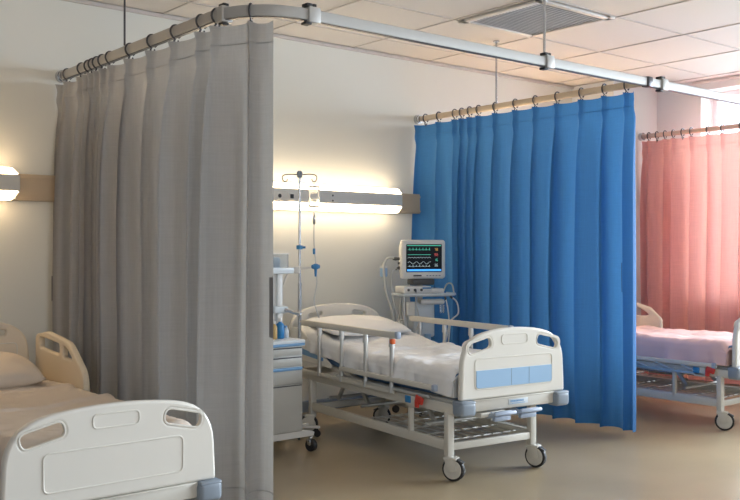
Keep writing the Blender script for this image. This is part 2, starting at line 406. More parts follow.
# ------------------------------------------------------------------ curtain rails
RZ = 2.64
def rprof(w=0.040, h=0.060, r=0.006): return round_poly([(-w/2, -h/2), (w/2, -h/2), (w/2, h/2), (-w/2, h/2)], r, 4)
def rod(parent, x, y, m='steel', mount=True):
    p = MB(); p.cyl((x, y, RZ+0.03), (x, y, CEIL), 0.0065 if m == 'dark_steel' else 0.009, seg=12); p.cyl((x, y, CEIL-0.012), (x, y, CEIL), 0.028, seg=20)
    p.build('hanger_rod', m, parent)
def clamp(parent, x, y, along, m='alu_w', dark=True):
    c = MB(); d = (0.075, 0.066, 0.084) if along == 'x' else (0.066, 0.075, 0.084)
    c.box((x, y, RZ), d, bev=0.006); o = c.build('rail_clamp', m, parent)
    if dark:
        k = MB()
        k.box((x-(0.03 if along == 'x' else 0), y, RZ+0.05), (0.035, 0.05, 0.016), bev=0.003); k.box((x+(0.012 if along == 'x' else 0), y, RZ+0.052), (0.02, 0.03, 0.02), bev=0.003)
        k.build('clamp_screw_plate', 'black', o)
        k = MB(); k.box((x-(0.035 if along == 'x' else 0), y, RZ-0.047), (0.04, 0.045, 0.014), bev=0.003); k.build('clamp_foot_plate', 'black', o)
def wallcup(parent, x, y):
    c = MB(); c.cyl((x, y, RZ), (x, y-0.035, RZ), 0.045, 0.042, 24); c.cyl((x, y-0.035, RZ), (x, y-0.06, RZ), 0.037, 0.036, 24); c.build('wall_bracket', 'steel', parent)
XG = 2.45; XB = 5.88; XP = 8.68; YL = 3.97
rail = thing('curtain_rail', 'long aluminium curtain rail bending round above the grey curtain', 'curtain rail')
path = [(XG, YW-0.02, RZ), (XG, 5.5, RZ), (XG, YL+0.36, RZ)]
for k in range(1, 13):
    a = math.pi/2*k/12; path.append((XG+0.36-0.36*math.cos(a), YL+0.36-0.36*math.sin(a), RZ))
path += [(4.5, YL, RZ), (6.0, YL, RZ), (XR-0.02, YL, RZ)]
m = MB(); m.sweep(path, rprof()); m.build('rail_profile', 'alu_w', rail)
m = MB(); m.sweep([(p[0], p[1], p[2]-0.031) for p in path], [(-0.012, -0.003), (0.012, -0.003), (0.012, 0.003), (-0.012, 0.003)]); m.build('glider_slot', 'dark_steel', rail)
wallcup(rail, XG, YW); rod(rail, 2.43, 5.39, 'dark_steel'); rod(rail, 4.72, YL)
clamp(rail, 2.84, YL, 'x'); clamp(rail, 4.75, YL, 'x'); clamp(rail, 2.47, 4.25, 'y'); clamp(rail, 6.07, YL, 'x')
c = MB(); c.cyl((XR, YL, RZ), (XR-0.04, YL, RZ), 0.05, seg=24); c.build('wall_bracket', 'steel', rail)
rail2 = thing('curtain_rail', 'tan curtain rail running from the wall over the blue curtain', 'curtain rail')
m = MB(); m.sweep([(XB, YW-0.02, RZ), (XB, 5.3, RZ), (XB, YL+0.03, RZ)], rprof(0.044, 0.050, 0.014)); m.build('rail_profile', 'alu_tan', rail2)
wallcup(rail2, XB, YW); rod(rail2, XB, 5.48)
j = MB(); j.box((XB, YL, RZ), (0.06, 0.062, 0.075), bev=0.008); j.build('rail_joint', 'dark_steel', rail2)
rail3 = thing('curtain_rail', 'aluminium curtain rail painted with pink reflections in front of the window', 'curtain rail')
m = MB(); m.sweep([(XP, 5.93, RZ), (XP, 5.0, RZ), (XP, YL+0.03, RZ)], rprof(0.044, 0.048, 0.014)); m.build('rail_profile', 'alu_pink_reflect', rail3)
c = MB(); c.cyl((XP, 5.95, RZ), (XP, 5.91, RZ), 0.042, seg=24); c.build('wall_bracket', 'steel', rail3)

# ------------------------------------------------------------------ curtains
def path_sampler(pts):
    P = [Vector(p) for p in pts]; acc = [0]
    for a, b in zip(P, P[1:]): acc.append(acc[-1]+(b-a).length)
    def f(s):
        s = max(0, min(acc[-1]-1e-6, s))
        for i in range(len(P)-1):
            if s <= acc[i+1]: break
        t = (s-acc[i])/(acc[i+1]-acc[i]); return P[i].lerp(P[i+1], t), (P[i+1]-P[i]).normalized()
    return f, acc[-1]

def ring_mesh(R0, name='hook'):
    """open hook that rides the rail (axis along y) with a small eye underneath"""
    m = MB(); pts = []
    for k in range(17):
        a = R(-60)+R(300)*k/16
        pts.append((R0*math.cos(a), 0, R0*1.12*math.sin(a)))
    m.tube(pts, 0.0058, 8)
    m.tube([(R0*0.5, 0, -R0*0.97), (0.004, 0, -R0*1.30), (0.012, 0, -R0*1.55), (0.0, 0, -R0*1.85), (-0.016, 0, -R0*1.6), (-0.012, 0, -R0*1.4)], 0.0048, 8, smooth=4)
    m.cyl((0, 0, -R0*1.8), (0, 0, -R0*2.3), 0.003, seg=8)
    bmesh.ops.recalc_face_normals(m.bm, faces=m.bm.faces[:])
    me = bpy.data.meshes.new(name); m.bm.to_mesh(me); m.bm.free(); me.materials.append(M['dark_steel'])
    me.polygons.foreach_set('use_smooth', [True]*len(me.polygons)); return me
HOOK = ring_mesh(0.034)

def curtain(name, label, path, pleats, ringy, mat_, ztop, zbot, side, ampf, endflare=0.0, seed=0, strips=None, hookmesh=HOOK, bottom_spread=0.0):
    """pleats: arclength positions of pinches; side=+1: folds stand out to the left of the path direction"""
    o = thing(name, label, 'curtain', (path[0][0], path[0][1], 0))
    base = Vector((path[0][0], path[0][1]))
    f, total = path_sampler(path)
    cols = []
    edges = [0.0]+[p for p in pleats if 0 < p < total-0.004]+[total]
    for i in range(len(edges)-1):
        w = edges[i+1]-edges[i]; n = 18 if w > 0.12 else 14
        for k in range(n):
            # denser at the crests
            t = k/n; t = t-0.10*math.sin(2*math.pi*t); cols.append((i, t, edges[i]+t*w, w))
    cols.append((len(edges)-2, 1.0, total, edges[-1]-edges[-2]))
    NZ = 64; bm = bmesh.new(); grid = []
    rnd = random.Random(seed); skew = [rnd.choice((0.68, 0.75, 1.35, 1.55)) for _ in edges]; am = [rnd.uniform(0.8, 1.15) for _ in edges]; ph = [rnd.uniform(0, 6) for _ in edges]
    hh = 0.115
    for zi in range(NZ+1):
        q = zi/NZ; q = q**1.25
        z = ztop-(ztop-zbot)*q; d = ztop-z; row = []
        fall = 1-math.exp(-max(0, d-hh*0.8)/0.28)
        for (i, t, s, w) in cols:
            p, tg = f(s); nrm = Vector((-tg.y, tg.x))*side
            A = ampf(w)*am[i]
            tt = t**skew[i]
            sh = 1-max(0, math.sin(math.pi*min(1, tt)))**0.52
            # fold below the heading
            off = A*(sh-0.35)*(0.07+0.93*fall)
            # pinch at heading: narrow stand-up pleat
            pin = math.exp(-(min(t, 1-t)*w/0.018)**2)
            hd = math.exp(-((d-hh)/0.05)**2); topf = max(0, 1-d/hh)
            off += pin*(0.044*topf+0.030*hd)-0.010*topf*math.sin(math.pi*t)*min(1, w/0.2)
            off += 0.012*fall*noise.noise(Vector((s*3.1+seed*9, z*0.9, 1.7)))+0.022*fall*fall*noise.noise(Vector((s*1.2+seed, z*0.5, 7.7)))
            off += 0.002*fall*noise.noise(Vector((s*14+seed, z*2.2, 3.3)))
            if w > 0.2: off += 0.010*fall*math.sin(2*math.pi*tt+ph[i])
            along = bottom_spread*q*(s/total)**2+0.030*fall*noise.noise(Vector((s*2.2+seed, z*0.7, 0.4)))*min(1, (total-s)/0.2)
            pp = p+nrm*off+tg*along
            zz = z
            if zi == 0: zz = z-0.006*math.sin(math.pi*t)*min(1, w/0.2)
            if s > total-0.02: pp += tg*(endflare*q)
            row.append(bm.verts.new((pp.x-base.x, pp.y-base.y, zz)))
        grid.append(row)
    for a, b in zip(grid, grid[1:]):
        for k in range(len(a)-1): bm.faces.new((a[k], a[k+1], b[k+1], b[k]))
    me = bpy.data.meshes.new('fabric'); bm.to_mesh(me); bm.free(); me.polygons.foreach_set('use_smooth', [True]*len(me.polygons))
    me.materials.append(M[mat_]); c = bpy.data.objects.new('fabric', me); COL.objects.link(c); c.parent = o
    # stitched heading tape and hem as slim raised seams following the same columns
    def seam(name, zi, r=0.0022):
        m = MB(); pts = [(vv[0], vv[1], vv[2]) for vv in zip_pts(zi)]; m.tube(pts, r, 5); m.build(name, mat_, o)
    def zip_pts(zi):
        n = len(cols); vs = me.vertices; return [tuple(vs[zi*n+k].co) for k in range(0, n, 2)]
    zi_head = min(range(NZ+1), key=lambda i: abs((ztop-zbot)*(i/NZ)**1.25-hh))
    seam('heading_seam', zi_head); seam('hem_seam', NZ-2)
    for s in ringy:
        p, tg = f(s); h = bpy.data.objects.new('hook', hookmesh); COL.objects.link(h); h.parent = o
        h.location = (p.x-base.x, p.y-base.y, RZ); h.rotation_euler = (0, 0, math.atan2(tg.y, tg.x)-math.pi/2)
    for (name2, u, z0, z1, wd, mt, pushed) in (strips or []):
        p, tg = f(u); nrm = Vector((-tg.y, tg.x))*side
        zi0 = min(range(NZ+1), key=lambda i: abs(ztop-(ztop-zbot)*(i/NZ)**1.25-z0)); zi1 = min(range(NZ+1), key=lambda i: abs(ztop-(ztop-zbot)*(i/NZ)**1.25-z1))
        n = len(cols); ci = min(range(n), key=lambda k: abs(cols[k][2]-u)); cj = min(range(n), key=lambda k: abs(cols[k][2]-(u-wd)))
        m = MB(); rings = []
        for zi in range(zi0, zi1+1):
            a = Vector(me.vertices[zi*n+ci].co); b_ = Vector(me.vertices[zi*n+cj].co); nn = Vector((nrm.x, nrm.y, 0))*pushed
            rings.append([m.bm.verts.new(a+nn*0.002), m.bm.verts.new(a+nn*0.007), m.bm.verts.new(b_+nn*0.007), m.bm.verts.new(b_+nn*0.002)])
        for A_, B_ in zip(rings, rings[1:]):
            for k in range(4): m.bm.faces.new((A_[k], A_[(k+1) % 4], B_[(k+1) % 4], B_[k]))
        m.bm.faces.new(rings[0][::-1]); m.bm.faces.new(rings[-1]); m.build(name2, mt, o)
    return o
Y0 = 6.49
gp = [(XG, Y0), (XG, YL+0.36)]+[(XG+0.36-0.36*math.cos(math.pi/2*k/12), YL+0.36-0.36*math.sin(math.pi/2*k/12)) for k in range(1, 9)]
gy = [6.34, 6.12, 6.02, 5.93, 5.84, 5.74, 5.60, 5.35, 5.05, 4.75, 4.45]
gs = [Y0-y for y in gy]+[2.20, 2.42]
curtain('privacy_curtain', 'warm grey pleated privacy curtain hanging beside the near left bed', gp, gs, [Y0-y for y in (6.38, 6.12, 6.0, 5.93, 5.86, 5.77, 5.65, 5.35, 5.05, 4.75, 4.45)]+[2.20, 2.42],
        'grey_fab', 2.580, 0.045, -1, lambda w: 0.095 if w < 0.16 else 0.155, endflare=0.0, seed=3, bottom_spread=0.0,
        strips=[('tie_strap', 2.55, 1.27, 0.93, 0.035, 'grey_strip', 1), ('wall_strap', 0.03, 1.20, 1.02, 0.03, 'grey_strip', 1)])
bp_ = [(XB, Y0), (XB, 4.06)]
by = [6.20, 5.99, 5.90, 5.80, 5.69, 5.49, 5.26, 5.04, 4.81, 4.57, 4.35, 4.15]
curtain('privacy_curtain', 'bright blue pleated privacy curtain behind the patient monitor', bp_, [Y0-y for y in by], [Y0-y for y in (6.38,)+tuple(by)],
        'blue_fab', 2.583, 0.045, -1, lambda w: 0.085 if w < 0.16 else 0.125, endflare=0.0, seed=8, bottom_spread=0.0,
        strips=[('tie_strap', 2.33, 1.30, 1.10, 0.03, 'blue_strip', 1)])
pp_ = [(XP, 5.90), (XP, 4.14)]
py_ = [5.83, 5.64, 5.54, 5.33, 5.14, 4.98, 4.78, 4.60, 4.35]
ry_ = [5.84, 5.74, 5.64, 5.54, 5.43, 5.33, 5.14, 4.98, 4.78, 4.60, 4.35]
curtain('privacy_curtain', 'pink pleated curtain drawn across the window at far right', pp_, [5.90-y for y in py_], [5.90-y for y in ry_],
        'pink_fab', 2.585, 0.05, -1, lambda w: 0.085, seed=14)
# two spare hooks on the long rail past the blue curtain
# ------------------------------------------------------------------ beds
def arch_board(wb, wt, z0, zc, zm, rad=0.10):
    """outline (x,z): bottom width wb, top width wt, corner height zc, centre height zm"""
    n = 14; top = []
    for k in range(n+1):
        x = wt/2-wt*k/n; top.append((x, zm-(zm-zc)*(2*x/wt)**2))
    pts = [(-wb/2, z0), (wb/2, z0), (wb/2, z0+0.04)]+top+[(-wb/2, z0+0.04)]
    rr = [0.02, 0.02, 0.02]+[rad]+[0]*(n-1)+[rad]+[0.02]
    # corner points first/last of top get the big radius: widen neighbours
    top2 = [top[0]]+[p for p in top if abs(p[0]) < wt/2-rad*1.05]+[top[-1]]
    pts = [(-wb/2, z0), (wb/2, z0), (wb/2, z0+0.04)]+top2+[(-wb/2, z0+0.04)]
    rr = [0.015, 0.015, 0]+[rad]+[0]*(len(top2)-2)+[rad]+[0]
    out = []; N = len(pts)
    for i in range(N):
        if rr[i] <= 0: out.append(pts[i]); continue
        p = Vector(pts[i]); a = Vector(pts[i-1]); b = Vector(pts[(i+1) % N]); da = (a-p); db = (b-p); la, lb = da.length, db.length
        da.normalize(); db.normalize(); d = min(rr[i], la*0.95, lb*0.95); s0 = p+da*d; s1 = p+db*d
        for k in range(9):
            t = k/8; q = (1-t)**2*s0+2*t*(1-t)*p+t*t*s1; out.append((q.x, q.y))
    return [q for i, q in enumerate(out) if (Vector(q)-Vector(out[i-1])).length > 0.002]
def slot(cx, cz, w, h, tilt, taper=0):
    pts = round_poly([(-w/2, -h/2), (w/2, -h/2+taper), (w/2, h/2), (-w/2, h/2-0)], h*0.48, 6)
    c, s_ = math.cos(tilt), math.sin(tilt)
    return [(cx+x*c-z*s_, cz+x*s_+z*c) for x, z in pts]
def outline_ring(m, poly, y, r=0.003, plane='xz'):
    m.tube([(a, y, b) if plane == 'xz' else (y, a, b) for a, b in poly], r, 6, closed=True)

def castor(parent, x, y, rot=0.0, z0=0.165, r=0.072):
    dx, dy = math.cos(rot), math.sin(rot)   # trail direction
    ax = (-dy, dx)
    cx, cy = x+dx*0.03, y+dy*0.03
    f = MB(); f.cyl((x, y, z0-0.02), (x, y, z0+0.03), 0.018, seg=16)
    f.cyl((x, y, z0-0.03), (x, y, z0-0.015), 0.030, 0.026, seg=20)
    for s in (-1, 1):
        f.box((cx+ax[0]*s*0.024-dx*0.012, cy+ax[1]*s*0.024-dy*0.012, r+0.030), (0.062, 0.010, 0.085), rz=rot, bev=0.004, ry=R(-14))
    f.box((cx-dx*0.015, cy-dy*0.015, z0-0.028), (0.085, 0.060, 0.016), rz=rot, bev=0.005)
    o = f.build('castor', 'steel_cream', parent)
    t = MB(); t.wheel((cx, cy, r), (ax[0], ax[1], 0), r, 0.034); t.build('tyre', 'black', o)
    for s in (-1, 1):
        h = MB(); h.wheel((cx+ax[0]*s*0.018, cy+ax[1]*s*0.018, r), (ax[0], ax[1], 0), r*0.80, 0.010, rb=0.003); h.wheel((cx+ax[0]*s*0.023, cy+ax[1]*s*0.023, r), (ax[0], ax[1], 0), 0.014, 0.008, seg=14, rb=0.002)
        h.build('hub', 'steel_cream', o)
    br = MB(); br.box((cx+dx*0.045, cy+dy*0.045, r*1.75), (0.05, 0.035, 0.008), rz=rot, bev=0.003, ry=R(25)); br.build('brake_pedal', 'darkgrey', o)
    return o

def sheet_mesh(name, m, parent_loc, rz, hw, y0, y1, prof, hem, seed, wrinkle=0.012, folds=()):
    """sheet draped over a mattress. prof(y)->top z ; hem(y, side)->hem z"""
    NY = 200; sect = []
    R0 = 0.055
    for k in range(10): sect.append(('L', k/10))
    for k in range(7): sect.append(('LC', k/7))
    for k in range(47): sect.append(('T', k/46))
    for k in range(1, 8): sect.append(('RC', k/7))
    for k in range(1, 11): sect.append(('R', k/10))
    bm = bmesh.new(); grid = []
    for j in range(NY+1):
        y = y0+(y1-y0)*j/NY; zt = prof(y); row = []
        zl = hem(y, -1); zr = hem(y, 1)
        foot = max(0, 1-(y-y0)/0.07); drop = 0.055*foot**2
        for kind, t in sect:
            nv = noise.noise(Vector((y*2.2, 0.3, seed)))
            if kind == 'L': x = -hw; z = zl+(zt-R0-zl)*t; nx = -1; nz = 0
            elif kind == 'LC': a = math.pi-math.pi/2*t; x = -hw+R0+R0*math.cos(a); z = zt-R0+R0*math.sin(a); nx = math.cos(a); nz = math.sin(a)
            elif kind == 'T': x = -hw+R0+(2*hw-2*R0)*t; z = zt; nx = 0; nz = 1
            elif kind == 'RC': a = math.pi/2-math.pi/2*t; x = hw-R0+R0*math.cos(a); z = zt-R0+R0*math.sin(a); nx = math.cos(a); nz = math.sin(a)
            else: x = hw; z = zt-R0+(zr-zt+R0)*t; nx = 1; nz = 0
            wv = wrinkle*(noise.noise(Vector((x*3.0+y*1.5, y*4.0-x*2, seed)))+0.6*abs(noise.noise(Vector((x*6-y*5, y*7, seed+4))))+0.35*noise.noise(Vector((x*13, y*15+x*9, seed+9))))
            if kind in 'LR':
                dn = 1-t if kind == 'L' else t
                wv += wrinkle*1.5*dn*noise.noise(Vector((y*9, z*3, seed+2)))+0.004
            for (fy, fx, fw, fh) in folds:  # raised tuck line running across
                dd = (y-(fy+fx*(x+hw)))/fw; wv += fh*math.exp(-dd*dd)*(1 if kind in ('T', 'LC', 'RC') else 0.6)
            zz = z+nz*wv-(drop if kind in ('T', 'LC', 'RC') else 0)
            row.append(bm.verts.new((x+nx*wv, y, zz)))
        grid.append(row)
    for a, b in zip(grid, grid[1:]):
        for k in range(len(a)-1): bm.faces.new((a[k], a[k+1], b[k+1], b[k]))
    # hem turned down at foot end
    ft = [bm.verts.new((v.co.x, v.co.y-0.004, min(v.co.z, max(hem(y0, -1), v.co.z-0.12)))) for v in grid[0]]
    for k in range(len(ft)-1): bm.faces.new((grid[0][k], grid[0][k+1], ft[k+1], ft[k]))
    me = bpy.data.meshes.new(name); bm.to_mesh(me); bm.free(); me.polygons.foreach_set('use_smooth', [True]*len(me.polygons)); me.materials.append(M[m])
    o = bpy.data.objects.new(name, me); COL.objects.link(o); o.location = parent_loc; o.rotation_euler = (0, 0, R(rz))
    sd = o.modifiers.new('thick', 'SOLIDIFY'); sd.thickness = 0.004; sd.offset = 1
    return o

def pillow(label, m, loc, rz, w, l, h, tilt, seed):
    bm = bmesh.new(); N = 28; top = []; bot = []
    for j in range(N+1):
        rt = []; rb = []
        for i in range(N+1):
            u = -1+2*i/N; v_ = -1+2*j/N
            cx = u*(1-0.07*(v_*v_)**1)*w/2; cy = v_*(1-0.07*u*u)*l/2
            e = (max(0, (1-abs(u)**2.6))*max(0, (1-abs(v_)**2.6)))**0.5
            wr = 0.008*noise.noise(Vector((u*2.5, v_*2.5, seed)))*e
            rt.append(bm.verts.new((cx, cy, h*0.45+h*0.55*e+wr*2)) if 0 < i < N and 0 < j < N else bm.verts.new((cx, cy, h*0.45)))
        top.append(rt)
        rb = [bm.verts.new((rt[i].co.x, rt[i].co.y, h*0.45*(1-((1-abs(-1+2*i/N)**3)*(1-abs(-1+2*j/N)**3))**0.5))) if 0 < i < N and 0 < j < N else rt[i] for i in range(N+1)]
        bot.append(rb)
    for j in range(N):
        for i in range(N):
            bm.faces.new((top[j][i], top[j][i+1], top[j+1][i+1], top[j+1][i]))
            try: bm.faces.new((bot[j][i], bot[j+1][i], bot[j+1][i+1], bot[j][i+1]))
            except ValueError: pass
    me = bpy.data.meshes.new('pillow'); bm.to_mesh(me); bm.free(); me.polygons.foreach_set('use_smooth', [True]*len(me.polygons)); me.materials.append(M[m])
    o = bpy.data.objects.new('pillow', me); COL.objects.link(o); o.location = loc; o.rotation_euler = (R(tilt), 0, R(rz))
    tag(o, label, 'pillow'); return o

def bed(label, loc, rz, lift=0.0, foot_drop=0.0, left='alu', right='alu', head_z=0.0, panel=True, length=2.15, prof=None, plasticmat='plastic', headmat='plastic', lx=-0.42):
    o = thing('hospital_bed', label, 'bed', loc, rz)
    L = length; z = lift
    # --- frame
    LX = {-1: lx, 1: 0.25}
    f = MB()
    for s in (-1, 1):
        f.box((s*0.425, L/2, 0.44+z), (0.035, L-0.06, 0.065), bev=0.006)
        f.box((LX[s], L/2-0.12, 0.210), (0.032, L-0.44, 0.062), bev=0.006)
        f.box((LX[s], 0.50, 0.33+z/2), (0.032, 0.028, 0.24+z), bev=0.005)
    for y in (0.04, 0.72, 1.42, L-0.04): f.box((0, y, 0.435+z), (0.83, 0.03, 0.05), bev=0.005)
    for y in (0.10, L-0.35): f.box((-0.085, y, 0.205), (0.65, 0.030, 0.045), bev=0.005)
    f.build('frame', 'steel_cream', o)
    for sx in (-1, 1):
        for y in (0.10, L-0.35):
            g_ = MB(); g_.box((LX[sx], y, (0.15+0.42+z)/2), (0.050, 0.042, 0.27+z), bev=0.006); g_.build('leg', 'steel_cream', o)
            castor(o, LX[sx], y, {(-1, 0.10): R(-62), (1, 0.10): R(-70)}.get((sx, y), R(140)))
    # lifting linkage under the platform
    for y, dy in ((0.50, 0.16), (1.30, 0.18), (1.75, -0.14)):
        k = MB()
        for s in (-0.22, 0.22): k.box((s, y+dy/2, 0.345+z/2), (0.022, 0.030, 0.24), rx=math.atan2(-dy, 0.18), bev=0.004)
        k.cyl((-0.30, y, 0.27), (0.30, y, 0.27), 0.012); k.cyl((-0.38, y+dy, 0.42+z), (0.38, y+dy, 0.42+z), 0.012)
        k.build('lifting_linkage', 'alu', o)
    k = MB()
    for s in (-0.12, 0.12): k.cyl((s, 0.03, 0.375+z), (s, 1.35, 0.345+z), 0.011, seg=12); k.cyl((s, 0.62, 0.361+z), (s, 0.95, 0.354+z), 0.022, seg=14)
    k.build('crank_shaft', 'steel', o)
    # lower wire rack
    w_ = MB()
    for i in range(9): w_.cyl((-0.33+0.0825*i, 0.18, 0.225), (-0.33+0.0825*i, 1.10, 0.225), 0.0045, seg=8)
    for y in (0.20, 0.42, 0.64, 0.86, 1.08): w_.cyl((-0.35, y, 0.221), (0.35, y, 0.221), 0.006, seg=8)
    w_.build('wire_rack', 'alu', o)
    # platform
    pz = 0.49+z
    p = MB(); sl = MB()
    def pf(y): return prof(y)-0.68-z if prof else 0
    for i in range(30):
        y = 0.06+(L-0.12)*i/29; sl.box((0, y, pz+pf(y)-0.006), (0.80, 0.040, 0.012), bev=0.003)
    for s in (-1, 1): sl.tube([(s*0.405, 0.05+(L-0.1)*i/14, pz+pf(0.05+(L-0.1)*i/14)-0.008) for i in range(15)], 0.014, 10)
    sl.build('mattress_platform', 'steel_cream', o)
    # mattress
    mt = MB(); NY = 24; rows = []
    sec = round_poly([(-0.415, 0), (0.415, 0), (0.415, 0.160), (-0.415, 0.160)], 0.045, 5)
    for i in range(NY+1):
        y = 0.05+(L-0.10)*i/NY; rows.append([mt.bm.verts.new((a, y, pz+0.006+pf(y)+b_)) for a, b_ in sec])
    for a, b_ in zip(rows, rows[1:]):
        for q in range(len(sec)): mt.bm.faces.new((a[q], a[(q+1) % len(sec)], b_[(q+1) % len(sec)], b_[q]))
    mt.bm.faces.new(rows[0][::-1]); mt.bm.faces.new(rows[-1]); mt.build('mattress', 'mattress', o)
    # --- foot board
    fz = z-foot_drop; hgt = 0.36 if foot_drop == 0 else 0.33
    z0 = 0.495+fz; zc = 0.865+z-foot_drop*1.0 if foot_drop == 0 else 0.69; zm = zc+0.055
    if foot_drop: z0 = 0.345
    fw = 0.965 if foot_drop else 0.845
    ol = arch_board(fw, fw-0.03, z0, zc, zm, 0.17)
    hx_ = fw/2-(0.165 if foot_drop else 0.145)
    hl = [slot(-hx_, zc-0.046, 0.190, 0.070, R(13)), slot(hx_, zc-0.046, 0.190, 0.070, R(-13))]
    b = MB(); b.plate(ol, hl, 0.042, 0.014, 'xz', (0, 0, 0)); fb = b.build('footboard', plasticmat, o, angle=60)
    # rims round hand holes
    for side in (0, 1):
        rr = MB(); outline_ring(rr, hl[side], -0.018, 0.0055); rr.build('hand_hold_rim', plasticmat, fb)
    # pressed rectangular recess
    yb = -0.0205; bz0 = z0+0.060; bz1 = zc-0.125
    rec = round_poly([(-0.315, bz0), (0.315, bz0), (0.315, bz1), (-0.315, bz1)], 0.028, 6)
    def arch(poly, k=0.22): return [(x, zz+(0.055*k)*(1-(2*x/0.63)**2) if zz > (bz0+bz1)/2 else zz) for x, zz in poly]
    r_ = MB(); outline_ring(r_, arch(rec), yb, 0.0045)
    small = arch(round_poly([(-0.105, zm-0.105), (0.105, zm-0.105), (0.105, zm-0.045), (-0.105, zm-0.045)], 0.024, 6), 0.1)
    outline_ring(r_, small, yb, 0.0042)
    r_.build('pressed_moulding', plasticmat, fb)
    if panel:
        q = MB(); q.plate(round_poly([(-0.308, bz0+0.008), (0.308, bz0+0.008), (0.308, bz0+0.115), (-0.308, bz0+0.115)], [0.022, 0.022, 0.003, 0.003], 5), [], 0.006, 0.0015, 'xz', (0, -0.0225, 0))
        q.build('colour_panel', 'panel_blue', fb)
        q = MB()
        for x in (-0.03, 0.115): q.box((x, -0.0258, bz0+0.062), (0.0018, 0.0012, 0.105))
        q.build('panel_seam', 'bumper', fb, smooth=False)
    # end beam under board with label plate
    e = MB(); e.box((0, 0.0, z0-0.037), (0.84, 0.036, 0.072), bev=0.008); e.box((0, -0.02, z0-0.004), (0.66, 0.012, 0.008), bev=0.002)
    eb = e.build('end_beam', 'steel_cream', o)
    if panel:
        q = MB(); q.box((0.03, -0.0195, z0-0.035), (0.16, 0.003, 0.034), bev=0.001); lp = q.build('label_plate', 'white_blue', eb)
        q = MB(); xx = -0.035
        rn = random.Random(4)
        for i in range(11):
            ww = rn.choice((0.006, 0.008, 0.010)); q.box((xx+ww/2, -0.0214, z0-0.031), (ww, 0.001, 0.012)); xx += ww+0.003
        q.box((0.03, -0.0214, z0-0.045), (0.11, 0.001, 0.003)); q.build('label_lettering', 'blue', lp, smooth=False)
    for s in (-1, 1):
        for yy, nm in ((0.0, 'corner_bumper'), (L, 'corner_bumper')):
            if yy == L and s: zz = 0.44+z
            else: zz = z0-0.037
            c = MB(); c.box((s*(fw/2-0.038), yy, zz-0.012), (0.118, 0.105, 0.092), bev=0.024, seg=4); c.box((s*(fw/2-0.038), yy, zz+0.026), (0.111, 0.098, 0.022), bev=0.010, seg=3)
            c.build(nm, 'bumper', o)
    # --- cranks
    if panel:
        for x in (-0.12, 0.09):
            c = MB(); c.box((x, -0.035, z0-0.102), (0.175, 0.095, 0.024), rx=R(-18), bev=0.008); c.box((x-0.01, -0.048, z0-0.123), (0.13, 0.030, 0.030), bev=0.008)
            c.cyl((x-0.06, 0.04, z0-0.09), (x-0.06, -0.05, z0-0.10), 0.010, seg=12)
            ch = c.build('crank_handle', 'crank', o)
            c = MB(); c.box((x, -0.045, z0-0.084), (0.13, 0.036, 0.006), rx=R(-18), bev=0.002); c.build('crank_grip', 'bumper', ch)
        c = MB(); c.box((-0.17, 0.05, z0-0.10), (0.22, 0.12, 0.030), bev=0.006, rz=R(8)); c.build('crank_bracket', 'steel_cream', o)
    # --- head board
    hz = 0.965+head_z
    hw_ = 0.84 if foot_drop else 0.90
    ol = arch_board(hw_, hw_-0.04, 0.52+z, hz-0.075, hz, 0.14)
    hl = [slot(-0.205, hz-0.088, 0.12, 0.036, R(8)), slot(0.205, hz-0.088, 0.12, 0.036, R(-8))]
    if headmat == 'recess': hl = []
    b = MB(); b.plate(ol, hl, 0.045, 0.015, 'xz', (0, L, 0)); hb = b.build('headboard', 'plastic_cream' if foot_drop else plasticmat, o, angle=60)
    r_ = MB(); rec = round_poly([(-0.33, 0.60+z), (0.33, 0.60+z), (0.33, hz-0.16), (-0.33, hz-0.16)], 0.03, 6); outline_ring(r_, rec, L-0.0225, 0.0032); r_.build('pressed_moulding', plasticmat, hb)
    # --- side rails
    def alu_rail(s, ya, yb_, zt, zb, posts, cap=True):
        xx = s*0.462
        r = MB(); r.box((xx, (ya+yb_)/2, zt-0.021), (0.030, yb_-ya, 0.044), bev=0.008); ro = r.build('side_rail', 'steel_cream', o)
        for y in posts:
            q = MB(); q.cyl((xx, y, zb), (xx, y, zt-0.04), 0.0145, 0.0145, 14); q.cyl((xx, y, zt-0.10), (xx, y, zt-0.035), 0.021, 0.017, 14); q.cyl((xx, y, zb-0.012), (xx, y, zb+0.045), 0.020, 0.016, 14)
            q.build('post', 'alu', ro)
        q = MB(); q.box((xx, ya-0.010, zt-0.020), (0.033, 0.034, 0.048), bev=0.008); q.build('end_cap', 'crank', ro)
        q = MB(); q.box((xx+s*0.004, ya+0.045, zt-0.064), (0.030, 0.034, 0.034), bev=0.006); q.build('release_button', 'orange', ro)
        q = MB(); q.box((xx, (ya+yb_)/2, zb+0.0), (0.022, yb_-ya-0.06, 0.030), bev=0.004); q.build('lower_bar', 'steel_cream', ro)
    def folded_rail(s, ya, yb_, zt, posts=4):
        xx = s*0.462
        r = MB(); r.box((xx, (ya+yb_)/2, zt-0.018), (0.032, yb_-ya, 0.034), bev=0.010); ro = r.build('folded_side_rail', 'steel_cream', o)
        for i in range(posts):
            y = ya+0.10+(yb_-ya-0.2)*i/(posts-1)
            q = MB(); q.cyl((xx+s*0.006, y, zt-0.085), (xx+s*0.006, y+0.17, zt-0.035), 0.010, seg=12); q.build('post', 'alu', ro)
        q = MB(); q.box((xx, (ya+yb_)/2+0.05, zt-(0.092 if posts else 0.078)), (0.022, yb_-ya, 0.022), bev=0.005); q.build('lower_bar', 'alu', ro)
        q = MB(); q.box((xx, ya-0.010, zt-0.017), (0.034, 0.034, 0.042), bev=0.008); q.build('end_cap', 'crank', ro)
